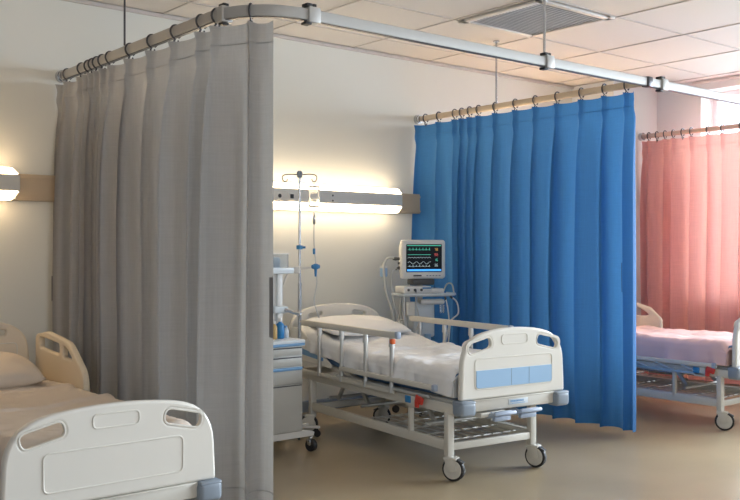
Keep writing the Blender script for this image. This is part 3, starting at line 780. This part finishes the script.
    def plastic_rail(s, pts, rads, holes, mt_):
        r = MB(); r.plate(round_poly(pts, rads, 7), [round_poly(h_, 0.022, 5) for h_ in holes], 0.040, 0.013, 'yz', (s*0.462, 0, 0)); ro = r.build('side_rail', mt_, o, angle=60)
        for y in (pts[0][0]-0.30, pts[0][0]-0.55):
            q = MB(); q.box((s*0.438, y, pts[0][1]-0.0), (0.010, 0.016, 0.06), bev=0.004); q.build('rail_hinge', 'darkgrey', ro)
    if right == 'plastic':
        zz = z+0.08
        plastic_rail(1, [(2.25, 0.53+zz), (2.25, 0.855+zz), (2.05, 0.885+zz), (1.68, 0.845+zz), (1.44, 0.675+zz), (1.44, 0.53+zz)], [0.03, 0.05, 0.10, 0.22, 0.20, 0.04],
                     [[(2.17, 0.775+zz), (2.17, 0.845+zz), (1.83, 0.822+zz), (1.83, 0.755+zz)], [(1.775, 0.747+zz), (1.775, 0.818+zz), (1.71, 0.802+zz), (1.60, 0.735+zz)]], 'plastic_w')
    if right == 'alu': alu_rail(1, 0.55, 1.75, 0.868, 0.47, (0.66, 0.98, 1.30, 1.62))
    if right == 'plastic3':
        plastic_rail(1, [(2.0, 0.53), (2.0, 0.90), (1.50, 0.905), (1.33, 0.86), (1.205, 0.755), (1.205, 0.60), (1.24, 0.53)], [0.03, 0.06, 0.05, 0.06, 0.06, 0.04, 0.03],
                     [[(1.92, 0.78), (1.92, 0.865), (1.62, 0.868), (1.62, 0.78)], [(1.56, 0.78), (1.56, 0.868), (1.46, 0.86), (1.30, 0.78)]], 'plastic_w')
    if left == 'alu':
        alu_rail(-1, 0.60, 1.92, 0.865, 0.475, (0.66, 0.98, 1.30, 1.62))
        folded_rail(-1, 0.20, 1.32, 0.570, 0)
    if left == 'folded': folded_rail(-1, 0.15, 1.30, 0.515, 5)
    if left in ('alu', 'folded'):
        ly = -0.17 if left == 'folded' else 0.0
        c = MB(); c.box((-0.458, 0.43+ly, 0.44+z), (0.030, 0.10, 0.075), bev=0.006); c.build('latch_bracket', 'steel_cream', o)
        c = MB(); c.box((-0.476, 0.455+ly, 0.452+z), (0.012, 0.055, 0.045), bev=0.004); c.build('latch_button', 'midblue', o)
        c = MB(); c.box((-0.474, 0.335+ly, 0.462+z), (0.020, 0.075, 0.045), bev=0.008, rx=R(15)); c.box((-0.474, 0.36+ly, 0.435+z), (0.018, 0.035, 0.05), bev=0.006); c.build('release_lever', 'red', o)
    if left == 'alu':
        pts = round_poly([(1.42, 0.53), (2.10, 0.56), (2.10, 0.80), (1.95, 0.795), (1.60, 0.62)], 0.05, 6)
        c = MB(); c.plate(pts, [], 0.016, 0.005, 'yz', (-0.443, 0, 0)); sg = c.build('side_guard', 'plastic', o)
        c = MB(); c.plate(round_poly([(1.58, 0.575), (2.08, 0.61), (2.08, 0.665), (1.58, 0.60)], 0.008, 3), [], 0.004, 0.001, 'yz', (-0.453, 0, 0)); c.build('guard_stripe', 'blue', sg)
    return o

# middle bed
B2 = (4.31, 3.88, 0)
def prof2(y):
    t = max(0, (y-1.15)); return 0.68+0.125*t
def prof_flat(y): return 0.68
def prof1(y): return 0.60
bed('cream hospital bed with pale blue footboard panel beside the blue curtain', B2, -6.5, prof=prof2)
def hem2(y, s): return prof2(y)-0.125+0.02*noise.noise(Vector((y*3, s*2, 1)))-(0.05*max(0, 1-y/0.5))
tag(sheet_mesh('bed_sheet', 'sheet', B2, -6.5, 0.432, 0.045, 2.08, prof2, hem2, 2.0, 0.022, folds=((1.02, 0.12, 0.014, 0.014), (1.055, 0.12, 0.012, -0.014), (0.62, -0.08, 0.012, 0.008))),
    'rumpled white sheet on the bed with raised metal side rails', 'bed sheet')
def on(B, rz, x, y, z): a = R(rz); return (B[0]+x*math.cos(a)-y*math.sin(a), B[1]+x*math.sin(a)+y*math.cos(a), z)
pillow('large white pillow at the head of the middle bed', 'sheet', on(B2, -6.5, -0.02, 1.79, prof2(1.79)+0.010), -6.5, 0.74, 0.56, 0.085, 9, 5)
# left bed
M['plastic_cream'] = mat('warm_cream_plastic', (0.78, 0.70, 0.57), 0.4)
B1 = (1.65, 3.76, 0)
bed('cream hospital bed in the left foreground with plain footboard', B1, 0, lift=-0.08, foot_drop=0.1, left='none', right='plastic', head_z=0.0, panel=False, length=2.28, prof=lambda y: 0.60)
tag(sheet_mesh('bed_sheet', 'sheet_beige', B1, 0, 0.432, 0.045, 2.20, prof1, lambda y, s: 0.46, 5.0, 0.014, folds=((1.30, 0.30, 0.014, 0.016), (1.335, 0.30, 0.012, -0.012), (0.78, 0.26, 0.014, 0.012), (0.81, 0.26, 0.012, -0.010))),
    'beige bed sheet on the near left bed', 'bed sheet')
pillow('cream pillow on the near left bed', 'pillow_b', on(B1, 0, -0.04, 1.88, 0.615), 0, 0.70, 0.56, 0.16, 10, 9)
# right bed
B3 = (7.07, 3.72, 0)
bed('cream hospital bed with pink bedding at the right edge', B3, 0, left='folded', right='plastic3', lx=-0.44, panel=True, prof=prof_flat)
def hem3(y, s): return 0.505+0.012*noise.noise(Vector((y*2.3, s, 6)))
tag(sheet_mesh('bed_sheet', 'sheet_pink', B3, 0, 0.436, 0.045, 2.08, prof_flat, hem3, 8.0, 0.020), 'pale pink sheet on the bed at the right edge', 'bed sheet')

# ------------------------------------------------------------------ bedside cabinet
cb = thing('bedside_cabinet', 'white wheeled cabinet with blue edged top beside the grey curtain', 'cabinet', (3.40, 5.44, 0))
m = MB(); m.box((0, 0, 0.455), (0.50, 0.46, 0.61), bev=0.008); m.build('body', 'cabinet', cb)
m = MB(); m.box((0, 0, 0.772), (0.53, 0.49, 0.026), bev=0.010); m.build('top', 'white_blue', cb)
m = MB(); m.box((0, -0.236, 0.752), (0.525, 0.016, 0.020), bev=0.005); m.build('top_trim', 'blue', cb)
for zc, hh_ in ((0.708, 0.055), (0.640, 0.060)):
    m = MB(); m.box((0, -0.236, zc), (0.47, 0.018, hh_), bev=0.005); d = m.build('drawer', 'cabinet', cb)
    m = MB(); m.box((0, -0.247, zc+hh_/2-0.004), (0.46, 0.006, 0.007)); m.build('finger_groove', 'darkgrey', d, smooth=False)
m = MB(); m.box((0, -0.236, 0.545), (0.47, 0.018, 0.110), bev=0.005); d = m.build('drawer', 'cabinet', cb)
m = MB(); m.box((0, -0.250, 0.590), (0.46, 0.018, 0.022), bev=0.006); m.build('handle_bar', 'blue', d)
m = MB(); m.box((0, -0.236, 0.320), (0.47, 0.018, 0.320), bev=0.005); d = m.build('door', 'cabinet', cb)
m = MB(); m.box((0, -0.246, 0.474), (0.46, 0.005, 0.006)); m.build('finger_groove', 'darkgrey', d, smooth=False)
m = MB()
for s in (-1, 1):
    m.plate(round_poly([(-0.30, 0.105), (0.33, 0.105), (0.34, 0.135), (0.27, 0.15), (0.20, 0.165), (-0.20, 0.165), (-0.30, 0.15)], 0.012, 4), [], 0.05, 0.008, 'xz', (0.02, s*0.20, 0))
m.box((0, 0, 0.13), (0.10, 0.40, 0.035), bev=0.006)
m.build('base', 'white', cb)
for sx in (-0.25, 0.33):
    for sy in (-0.21, 0.21):
        f = MB(); f.cyl((sx, sy, 0.07), (sx, sy, 0.11), 0.012, seg=12); f.box((sx, sy, 0.062), (0.050, 0.050, 0.045), bev=0.010); c = f.build('castor', 'steel', cb)
        f = MB(); f.wheel((sx, sy-0.01, 0.043), (1, 0.3, 0), 0.043, 0.040); f.build('tyre', 'black', c)
# rear rack with tray shelf
m = MB()
for x in (0.12, 0.235): m.box((x, 0.04, 1.01), (0.045, 0.030, 0.45), bev=0.008)
m.box((0.178, 0.05, 1.01), (0.10, 0.008, 0.44)); m.build('rear_column', 'white', cb)
m = MB(); m.box((0.09, 0.05, 1.245), (0.38, 0.27, 0.022), bev=0.008); m.box((0.09, -0.08, 1.262), (0.38, 0.014, 0.030), bev=0.005); m.build('upper_shelf', 'white_blue', cb)
# open plastic bin on the shelf
CX, CY = 3.40, 5.44
bx = thing('storage_bin', 'clear plastic bin on the upper shelf of the wheeled cabinet', 'bin', (CX+0.125, CY+0.055, 1.2565))
m = MB(); m.box((0, 0, 0.004), (0.27, 0.19, 0.006)); 
for s in (-1, 1): m.box((0, s*0.093, 0.06), (0.27, 0.005, 0.115)); m.box((s*0.133, 0, 0.06), (0.005, 0.19, 0.115))
m.build('bin_walls', 'clear', bx, smooth=False)
m = MB()
for s in (-1, 1): m.box((0, s*0.096, 0.118), (0.285, 0.010, 0.008), bev=0.002); m.box((s*0.138, 0, 0.118), (0.010, 0.19, 0.008), bev=0.002)
m.build('bin_rim', 'white', bx)
for i, (x, y, w_, h_, mt_, lb) in enumerate(((-0.055, -0.02, 0.10, 0.055, 'midblue', 'dark blue packet lying in the clear bin, left of two'), (0.07, 0.0, 0.065, 0.085, 'panel_blue', 'pale blue packet standing in the clear bin'))):
    m = MB(); m.box((0, 0, h_/2), (w_, 0.10, h_), bev=0.014, seg=3); m.box((0, 0, h_*0.62), (w_+0.004, 0.03, h_*0.2), bev=0.004)
    q = m.build('supply_packet', mt_); q.location = (CX+0.125+x, CY+0.055+y, 1.2645); tag(q, lb, 'packet')
# items on cabinet top
TOP = 0.7865
def bottle(loc, r, h, body, cap, label):
    o = thing('bottle', label, 'bottle', loc)
    m = MB(); m.lathe((0, 0, 0), [(r*0.9, 0), (r, 0.006), (r, h*0.62), (r*0.85, h*0.72), (r*0.38, h*0.80), (r*0.38, h*0.86)], 20); m.build('bottle_body', body, o)
    m = MB(); m.lathe((0, 0, h*0.84), [(r*0.48, 0), (r*0.48, h*0.13), (r*0.40, h*0.16)], 16); m.build('cap', cap, o)
bottle((CX+0.15, CY-0.10, TOP), 0.030, 0.14, 'midblue', 'white', 'blue bottle with white cap on the wheeled cabinet')
bottle((CX+0.09, CY-0.12, TOP), 0.020, 0.125, 'amber', 'white', 'small amber bottle on the cabinet, beside the blue bottle')
bottle((CX+0.21, CY-0.08, TOP), 0.022, 0.085, 'white_blue', 'blue', 'short pale bottle on the wheeled cabinet')
kd = thing('suction_device', 'small white device with chrome nozzle clipped to the cabinet column', 'medical device', (CX+0.17, CY-0.01, 0.95))
m = MB(); m.box((0.02, -0.02, 0.03), (0.12, 0.06, 0.05), bev=0.012, seg=3); m.build('device_body', 'white_blue', kd)
m = MB(); m.cyl((0.05, -0.05, 0.03), (0.12, -0.12, 0.0), 0.012, seg=12); m.sphere((0.12, -0.12, 0.0), 0.018); m.build('nozzle', 'steel', kd)

# ------------------------------------------------------------------ drip stand
iv = thing('drip_stand', 'steel drip stand with two hooks beside the middle bed', 'drip stand', (3.965, 5.70, 0))
m = MB(); m.cyl((0, 0, 0.08), (0, 0, 1.15), 0.014, seg=16); m.cyl((0, 0, 1.10), (0, 0, 1.975), 0.0095, seg=16); m.build('pole', 'steel', iv)
m = MB()
for k in range(5):
    a = 2*math.pi*k/5+0.3; m.box((0.08*math.cos(a), 0.08*math.sin(a), 0.075), (0.16, 0.028, 0.020), rz=a, bev=0.006)
m.cyl((0, 0, 0.06), (0, 0, 0.12), 0.03, 0.018, 20); m.build('base', 'white', iv)
for k in range(5):
    a = 2*math.pi*k/5+0.3; f = MB(); f.wheel((0.14*math.cos(a), 0.14*math.sin(a), 0.027), (-math.sin(a), math.cos(a), 0), 0.027, 0.02); f.cyl((0.14*math.cos(a), 0.14*math.sin(a), 0.04), (0.14*math.cos(a), 0.14*math.sin(a), 0.07), 0.008, seg=10); f.build('castor', 'black', iv)
ca, sa = math.cos(R(-39)), math.sin(R(-39))
m = MB()
for s in (-1, 1):
    P = [(0, 0, 1.965), (s*0.06, 0, 1.970), (s*0.115, 0, 1.965), (s*0.130, 0, 1.945), (s*0.120, 0, 1.918), (s*0.098, 0, 1.918), (s*0.092, 0, 1.935)]
    m.tube([(x*ca, x*sa, z) for x, y, z in P], 0.0042, 8, smooth=5)
m.build('hook_arm', 'dark_steel', iv)
m = MB(); m.lathe((0, 0, 1.945), [(0.018, 0), (0.022, 0.006), (0.022, 0.040), (0.012, 0.052)], 16); m.build('top_collar', 'bumper', iv)
m = MB(); m.cyl((0, 0, 1.405), (0, 0, 1.435), 0.024, seg=18); m.cyl((0, 0, 1.42), (0.045*ca, 0.045*sa, 1.42), 0.009, seg=10); m.build('height_knob', 'midblue', iv)
m = MB(); m.box((-0.02*ca, -0.02*sa, 1.25), (0.05, 0.045, 0.055), bev=0.010, rz=R(-39)); m.tube([(0, 0, 1.255), (0.07*ca, 0.07*sa, 1.268), (0.128*ca, 0.128*sa, 1.272)], 0.008, 10); m.tube([(-0.02*ca, -0.02*sa, 1.25), (-0.07*ca, -0.07*sa, 1.24), (-0.10*ca, -0.10*sa, 1.20), (-0.12*ca, -0.12*sa, 1.14)], 0.008, 10, smooth=4); m.build('clamp_arm', 'white', iv)
hx, hy = 3.965+0.109*ca, 5.70+0.109*sa
bg_ = thing('drip_bag', 'clear drip bag hanging from the drip stand hook', 'drip bag', (hx, hy, 1.70))
m = MB(); pts = round_poly([(-0.042, 0.02), (0.042, 0.02), (0.042, 0.185), (-0.042, 0.185)], 0.016, 5)
m.plate(pts, [], 0.030, 0.014, 'xz'); bmesh.ops.rotate(m.bm, cent=(0, 0, 0), matrix=Matrix.Rotation(R(-39), 3, 'Z'), verts=m.bm.verts[:]); m.build('bag', 'bag', bg_)
m = MB(); m.box((0, -0.0165, 0.105), (0.055, 0.001, 0.035)); m.box((0, -0.0165, 0.145), (0.055, 0.001, 0.006))
bmesh.ops.rotate(m.bm, cent=(0, 0, 0), matrix=Matrix.Rotation(R(-39), 3, 'Z'), verts=m.bm.verts[:]); m.build('bag_label', 'white', bg_, smooth=False)
m = MB(); m.tube([(0, 0, 0.18), (0, 0, 0.212), (0.006, 0, 0.220)], 0.005, 8); m.build('hanging_tab', 'white', bg_)
ln = thing('infusion_line', 'thin infusion tube running down from the drip bag to the bed', 'tube', (hx, hy, 0.9))
m = MB(); m.tube([(0, 0, 0.82), (0, 0, 0.76), (0.0, 0, 0.55), (0.012*ca, 0.012*sa, 0.40), (0.02*ca, 0.02*sa, 0.25), (0.0, 0, 0.12), (0.022, -0.035, -0.012)], 0.0042, 8, smooth=6); m.build('tubing', 'tube', ln)
m = MB(); m.lathe((0, 0, 0.70), [(0.004, -0.01), (0.011, 0), (0.012, 0.05), (0.007, 0.065), (0.004, 0.075)], 14); m.build('drip_chamber', 'steel', ln)
m = MB(); m.box((0, 0, 0.49), (0.016, 0.018, 0.045), bev=0.005); m.build('roller_clamp', 'midblue', ln)
m = MB(); m.sphere((0.012*ca, 0.012*sa, 0.375), 0.024, (1.25, 1, 1)); m.cyl((0.012*ca-0.03, 0.012*sa, 0.375), (0.012*ca+0.03, 0.012*sa, 0.375), 0.016, seg=14); m.cyl((0.012*ca, 0.012*sa, 0.30), (0.012*ca, 0.012*sa, 0.36), 0.008, 0.012, 12); m.build('flow_regulator', 'midblue', ln)

# ------------------------------------------------------------------ monitor trolley
TX, TY = 5.38, 5.90; tr_rz = -18
tr = thing('monitor_trolley', 'white equipment trolley under the patient monitor beside the blue curtain', 'trolley', (TX, TY, 0), tr_rz)
m = MB()
for k in range(5):
    a = 2*math.pi*k/5+0.5; m.box((0.12*math.cos(a), 0.12*math.sin(a), 0.085), (0.25, 0.045, 0.028), rz=a, bev=0.008)
m.cyl((0, 0, 0.07), (0, 0, 0.16), 0.05, 0.035, 20); m.build('base', 'white', tr)
for k in range(5):
    a = 2*math.pi*k/5+0.5; f = MB(); f.wheel((0.225*math.cos(a), 0.225*math.sin(a), 0.032), (-math.sin(a), math.cos(a), 0), 0.032, 0.026); f.cyl((0.225*math.cos(a), 0.225*math.sin(a), 0.05), (0.225*math.cos(a), 0.225*math.sin(a), 0.08), 0.01, seg=10); f.build('castor', 'black', tr)
m = MB(); m.cyl((0, 0.02, 0.14), (0, 0.02, 1.10), 0.024, seg=18); m.build('column', 'alu', tr)
m = MB(); m.box((0.0, 0.0, 0.80), (0.20, 0.16, 0.30), bev=0.022, seg=3); m.box((0, -0.085, 0.86), (0.13, 0.012, 0.10), bev=0.005); m.build('power_unit', 'white_blue', tr)
m = MB(); m.box((0, 0, 1.015), (0.44, 0.30, 0.026), bev=0.012, seg=3); m.tube([(-0.22, -0.14, 1.02), (-0.10, -0.19, 1.02), (0.16, -0.19, 1.02), (0.26, -0.13, 1.02), (0.25, 0.0, 1.02)], 0.013, 10, smooth=5); m.build('tray', 'white_blue', tr)
m = MB(); m.box((0.06, -0.08, 0.955), (0.22, 0.08, 0.045), bev=0.015, seg=3); m.cyl((-0.05, -0.10, 0.955), (0.17, -0.10, 0.955), 0.020, seg=14); m.build('recorder_module', 'white', tr)
m = MB(); m.box((-0.08, -0.02, 1.060), (0.26, 0.20, 0.062), bev=0.014, seg=3); m.box((0.11, -0.03, 1.050), (0.12, 0.16, 0.040), bev=0.010); dv = m.build('module_box', 'white', tr)
m = MB()
for x in (-0.17, -0.11, -0.05): m.cyl((x, -0.118, 1.06), (x, -0.130, 1.06), 0.011, seg=12)
m.build('module_port', 'darkgrey', dv)
m = MB(); m.cyl((-0.04, -0.128, 1.075), (0.04, -0.128, 1.075), 0.006, seg=10); m.build('module_port', 'midblue', dv)
for x, y in ((-0.17, 0.05), (-0.20, -0.10)):
    m = MB(); m.cyl((x, y, 0.55), (x, y, 1.01), 0.012, seg=12); m.build('support_rod', 'alu', tr)
m = MB(); m.box((-0.19, -0.02, 0.72), (0.06, 0.10, 0.16), bev=0.012); m.build('battery_box', 'white', tr)
m = MB(); m.box((-0.15, -0.11, 0.90), (0.075, 0.05, 0.12), bev=0.012, seg=3); m.cyl((-0.15, -0.14, 0.92), (-0.15, -0.15, 0.92), 0.018, seg=16); m.build('gas_module', 'plastic', tr)
m = MB(); m.tube([(0.22, 0.02, 1.02), (0.25, 0.0, 1.10), (0.285, -0.03, 1.10), (0.29, -0.06, 1.02)], 0.007, 8, smooth=5); m.build('side_handle', 'alu', tr)
m = MB(); m.cyl((0.15, -0.11, 0.86), (0.15, -0.11, 0.93), 0.020, 0.022, 16); m.build('filter_cup', 'clear', tr)
m = MB(); m.cyl((0.02, -0.10, 0.62), (0.02, -0.10, 0.68), 0.028, seg=16); m.build('pressure_gauge', 'panel_blue', tr)
mo = thing('patient_monitor', 'white patient monitor with dark screen standing on the trolley', 'monitor', (TX, TY, 1.095), -22)
m = MB(); m.box((0, 0.0, 0.030), (0.20, 0.16, 0.050), bev=0.012); m.build('foot', 'darkgrey', mo)
ti = R(4)
m = MB()
m.box((0, -0.045, 0.225), (0.405, 0.070, 0.335), bev=0.026, seg=4)
bk = MB()
bk.box((0, 0.045, 0.225), (0.35, 0.13, 0.28), bev=0.040, seg=4)
m.build('front_bezel', 'white', mo); bk.build('rear_housing', 'plastic', mo)
m = MB(); m.plate(round_poly([(-0.163, 0.115), (0.163, 0.115), (0.163, 0.355), (-0.163, 0.355)], 0.008, 3), [], 0.008, 0.002, 'xz', (0, -0.0805, 0)); sc = m.build('screen', 'screen', mo)
ysc = -0.0852
def strip(pts, w=0.0016, mt_='tr_green', nm='waveform'):
    m = MB()
    for (x0, z0), (x1, z1) in zip(pts, pts[1:]):
        d = Vector((x1-x0, z1-z0)); n_ = Vector((-d.y, d.x)).normalized()*w/2
        v = [m.bm.verts.new((x0+n_.x, ysc, z0+n_.y)), m.bm.verts.new((x1+n_.x, ysc, z1+n_.y)), m.bm.verts.new((x1-n_.x, ysc, z1-n_.y)), m.bm.verts.new((x0-n_.x, ysc, z0-n_.y))]
        m.bm.faces.new(v)
    m.build(nm, mt_, sc, smooth=False)
rn = random.Random(11)
def ecg(z, amp, x0=-0.15, x1=0.06):
    P = []; x = x0
    while x < x1:
        P += [(x, z), (x+0.008, z), (x+0.010, z+amp*0.2), (x+0.013, z), (x+0.015, z-amp*0.2), (x+0.018, z+amp), (x+0.021, z-amp*0.3), (x+0.023, z)]; x += 0.030
    return P
strip([(-0.155, 0.343), (0.155, 0.343)], 0.006, 'tr_green', 'status_line')
strip(ecg(0.307, 0.018), 0.0022, 'tr_green'); strip([(-0.15, 0.265), (0.06, 0.265)], 0.0035, 'tr_green', 'baseline')
strip([(-0.15+0.21*i/60, 0.235+0.008*abs(math.sin(i*0.42))) for i in range(61)], 0.0025, 'tr_white')
strip([(-0.15+0.21*i/60, 0.195+0.010*math.sin(i*0.35)) for i in range(61)], 0.0025, 'tr_white')
strip(ecg(0.165, 0.012), 0.002, 'tr_white')
strip([(-0.155, 0.132), (0.155, 0.132)], 0.016, 'tr_blue', 'status_bar')
def seg_digit(x, z, h, ch, mt_):
    S = {'0': 'abcdef', '1': 'bc', '2': 'abged', '3': 'abgcd', '4': 'fgbc', '5': 'afgcd', '6': 'afgedc', '7': 'abc', '8': 'abcdefg', '9': 'abcdfg'}[ch]
    w = h*0.5; K = dict(a=((x, z+h), (x+w, z+h)), b=((x+w, z+h), (x+w, z+h/2)), c=((x+w, z+h/2), (x+w, z)), d=((x, z), (x+w, z)), e=((x, z), (x, z+h/2)), f=((x, z+h/2), (x, z+h)), g=((x, z+h/2), (x+w, z+h/2)))
    return [K[k] for k in S]
for txt, z, mt_ in (('78', 0.300, 'tr_yellow'), ('98', 0.255, 'tr_red'), ('16', 0.210, 'tr_green'), ('36', 0.165, 'tr_white')):
    m = MB()
    for i, ch in enumerate(txt):
        for a_, b_ in seg_digit(0.095+i*0.018, z, 0.020, ch, mt_):
            d = Vector((b_[0]-a_[0], b_[1]-a_[1])); n_ = Vector((-d.y, d.x)).normalized()*0.0013
            m.bm.faces.new([m.bm.verts.new((a_[0]+n_.x, ysc, a_[1]+n_.y)), m.bm.verts.new((b_[0]+n_.x, ysc, b_[1]+n_.y)), m.bm.verts.new((b_[0]-n_.x, ysc, b_[1]-n_.y)), m.bm.verts.new((a_[0]-n_.x, ysc, a_[1]-n_.y))])
    m.build('readout', mt_, sc, smooth=False)
m = MB()
for i in range(5): m.box((0.03+0.028*i, -0.081, 0.085), (0.018, 0.006, 0.009), bev=0.002)
m.build('button_row', 'bumper', mo)
m = MB(); m.box((-0.06, -0.081, 0.085), (0.075, 0.004, 0.012), bev=0.002); m.build('maker_plate', 'darkgrey', mo)
m = MB(); m.cyl((-0.19, 0.02, 0.23), (-0.215, 0.02, 0.23), 0.014, seg=14); m.cyl((-0.175, 0.02, 0.15), (-0.20, 0.02, 0.15), 0.014, seg=14); m.cyl((-0.175, 0.03, 0.19), (-0.198, 0.03, 0.19), 0.010, seg=14); m.build('cable_port', 'darkgrey', mo)
def hose(label, pts, r, mt_='hose'):
    base = pts[0]; o = thing('cable', label, 'cable', base)
    m = MB(); m.tube([tuple(Vector(p)-Vector(base)) for p in pts], r, 10, smooth=8); m.build('cable_sheath', mt_, o)
    m = MB(); d = (Vector(pts[1])-Vector(pts[0])).normalized(); m.cyl((0, 0, 0), tuple(d*0.03), r*1.5, r*1.2, 12); m.build('plug', 'darkgrey', o)
def T(x, y, z, rz=tr_rz): a = R(rz); return (TX+x*math.cos(a)-y*math.sin(a), TY+x*math.sin(a)+y*math.cos(a), z)
hose('thick pale hose looping from the left side of the patient monitor', [T(-0.215, 0.04, 1.325), T(-0.30, 0.02, 1.33), T(-0.345, 0.0, 1.25), T(-0.33, -0.02, 1.05), T(-0.28, -0.03, 0.88), T(-0.25, -0.02, 0.70), T(-0.22, 0.0, 0.52)], 0.011)
hose('thin cable hanging left of the equipment trolley', [T(-0.20, 0.04, 1.245), T(-0.27, 0.0, 1.20), T(-0.28, -0.05, 1.0), T(-0.24, -0.06, 0.80), T(-0.20, -0.05, 0.55)], 0.006)
hose('pale cable looping below the right end of the trolley tray', [T(0.24, -0.08, 1.0), T(0.30, -0.09, 0.95), T(0.31, -0.10, 0.85), T(0.24, -0.10, 0.78), T(0.22, -0.09, 0.60), T(0.20, -0.06, 0.45)], 0.007, 'white')
hose('pale cable hanging straight below the right side of the trolley tray', [T(0.17, -0.13, 1.0), T(0.19, -0.14, 0.9), T(0.21, -0.12, 0.75), T(0.17, -0.10, 0.55), T(0.12, -0.06, 0.45)], 0.006, 'white')
hose('thin cable in front of the trolley power unit', [T(-0.11, -0.14, 1.06), T(-0.12, -0.17, 0.95), T(-0.08, -0.14, 0.80), T(-0.13, -0.12, 0.62), T(-0.10, -0.05, 0.50)], 0.005)
sj = thing('suction_jar', 'small blue and clear suction jar hanging left of the monitor', 'jar', T(-0.335, 0.03, 1.17))
m = MB(); m.lathe((0, 0, 0), [(0.025, 0), (0.032, 0.01), (0.032, 0.075)], 18); m.build('jar_body', 'panel_blue', sj)
m = MB(); m.lathe((0, 0, 0.075), [(0.035, 0), (0.035, 0.015), (0.012, 0.022), (0.012, 0.04)], 18); m.build('jar_lid', 'white', sj)
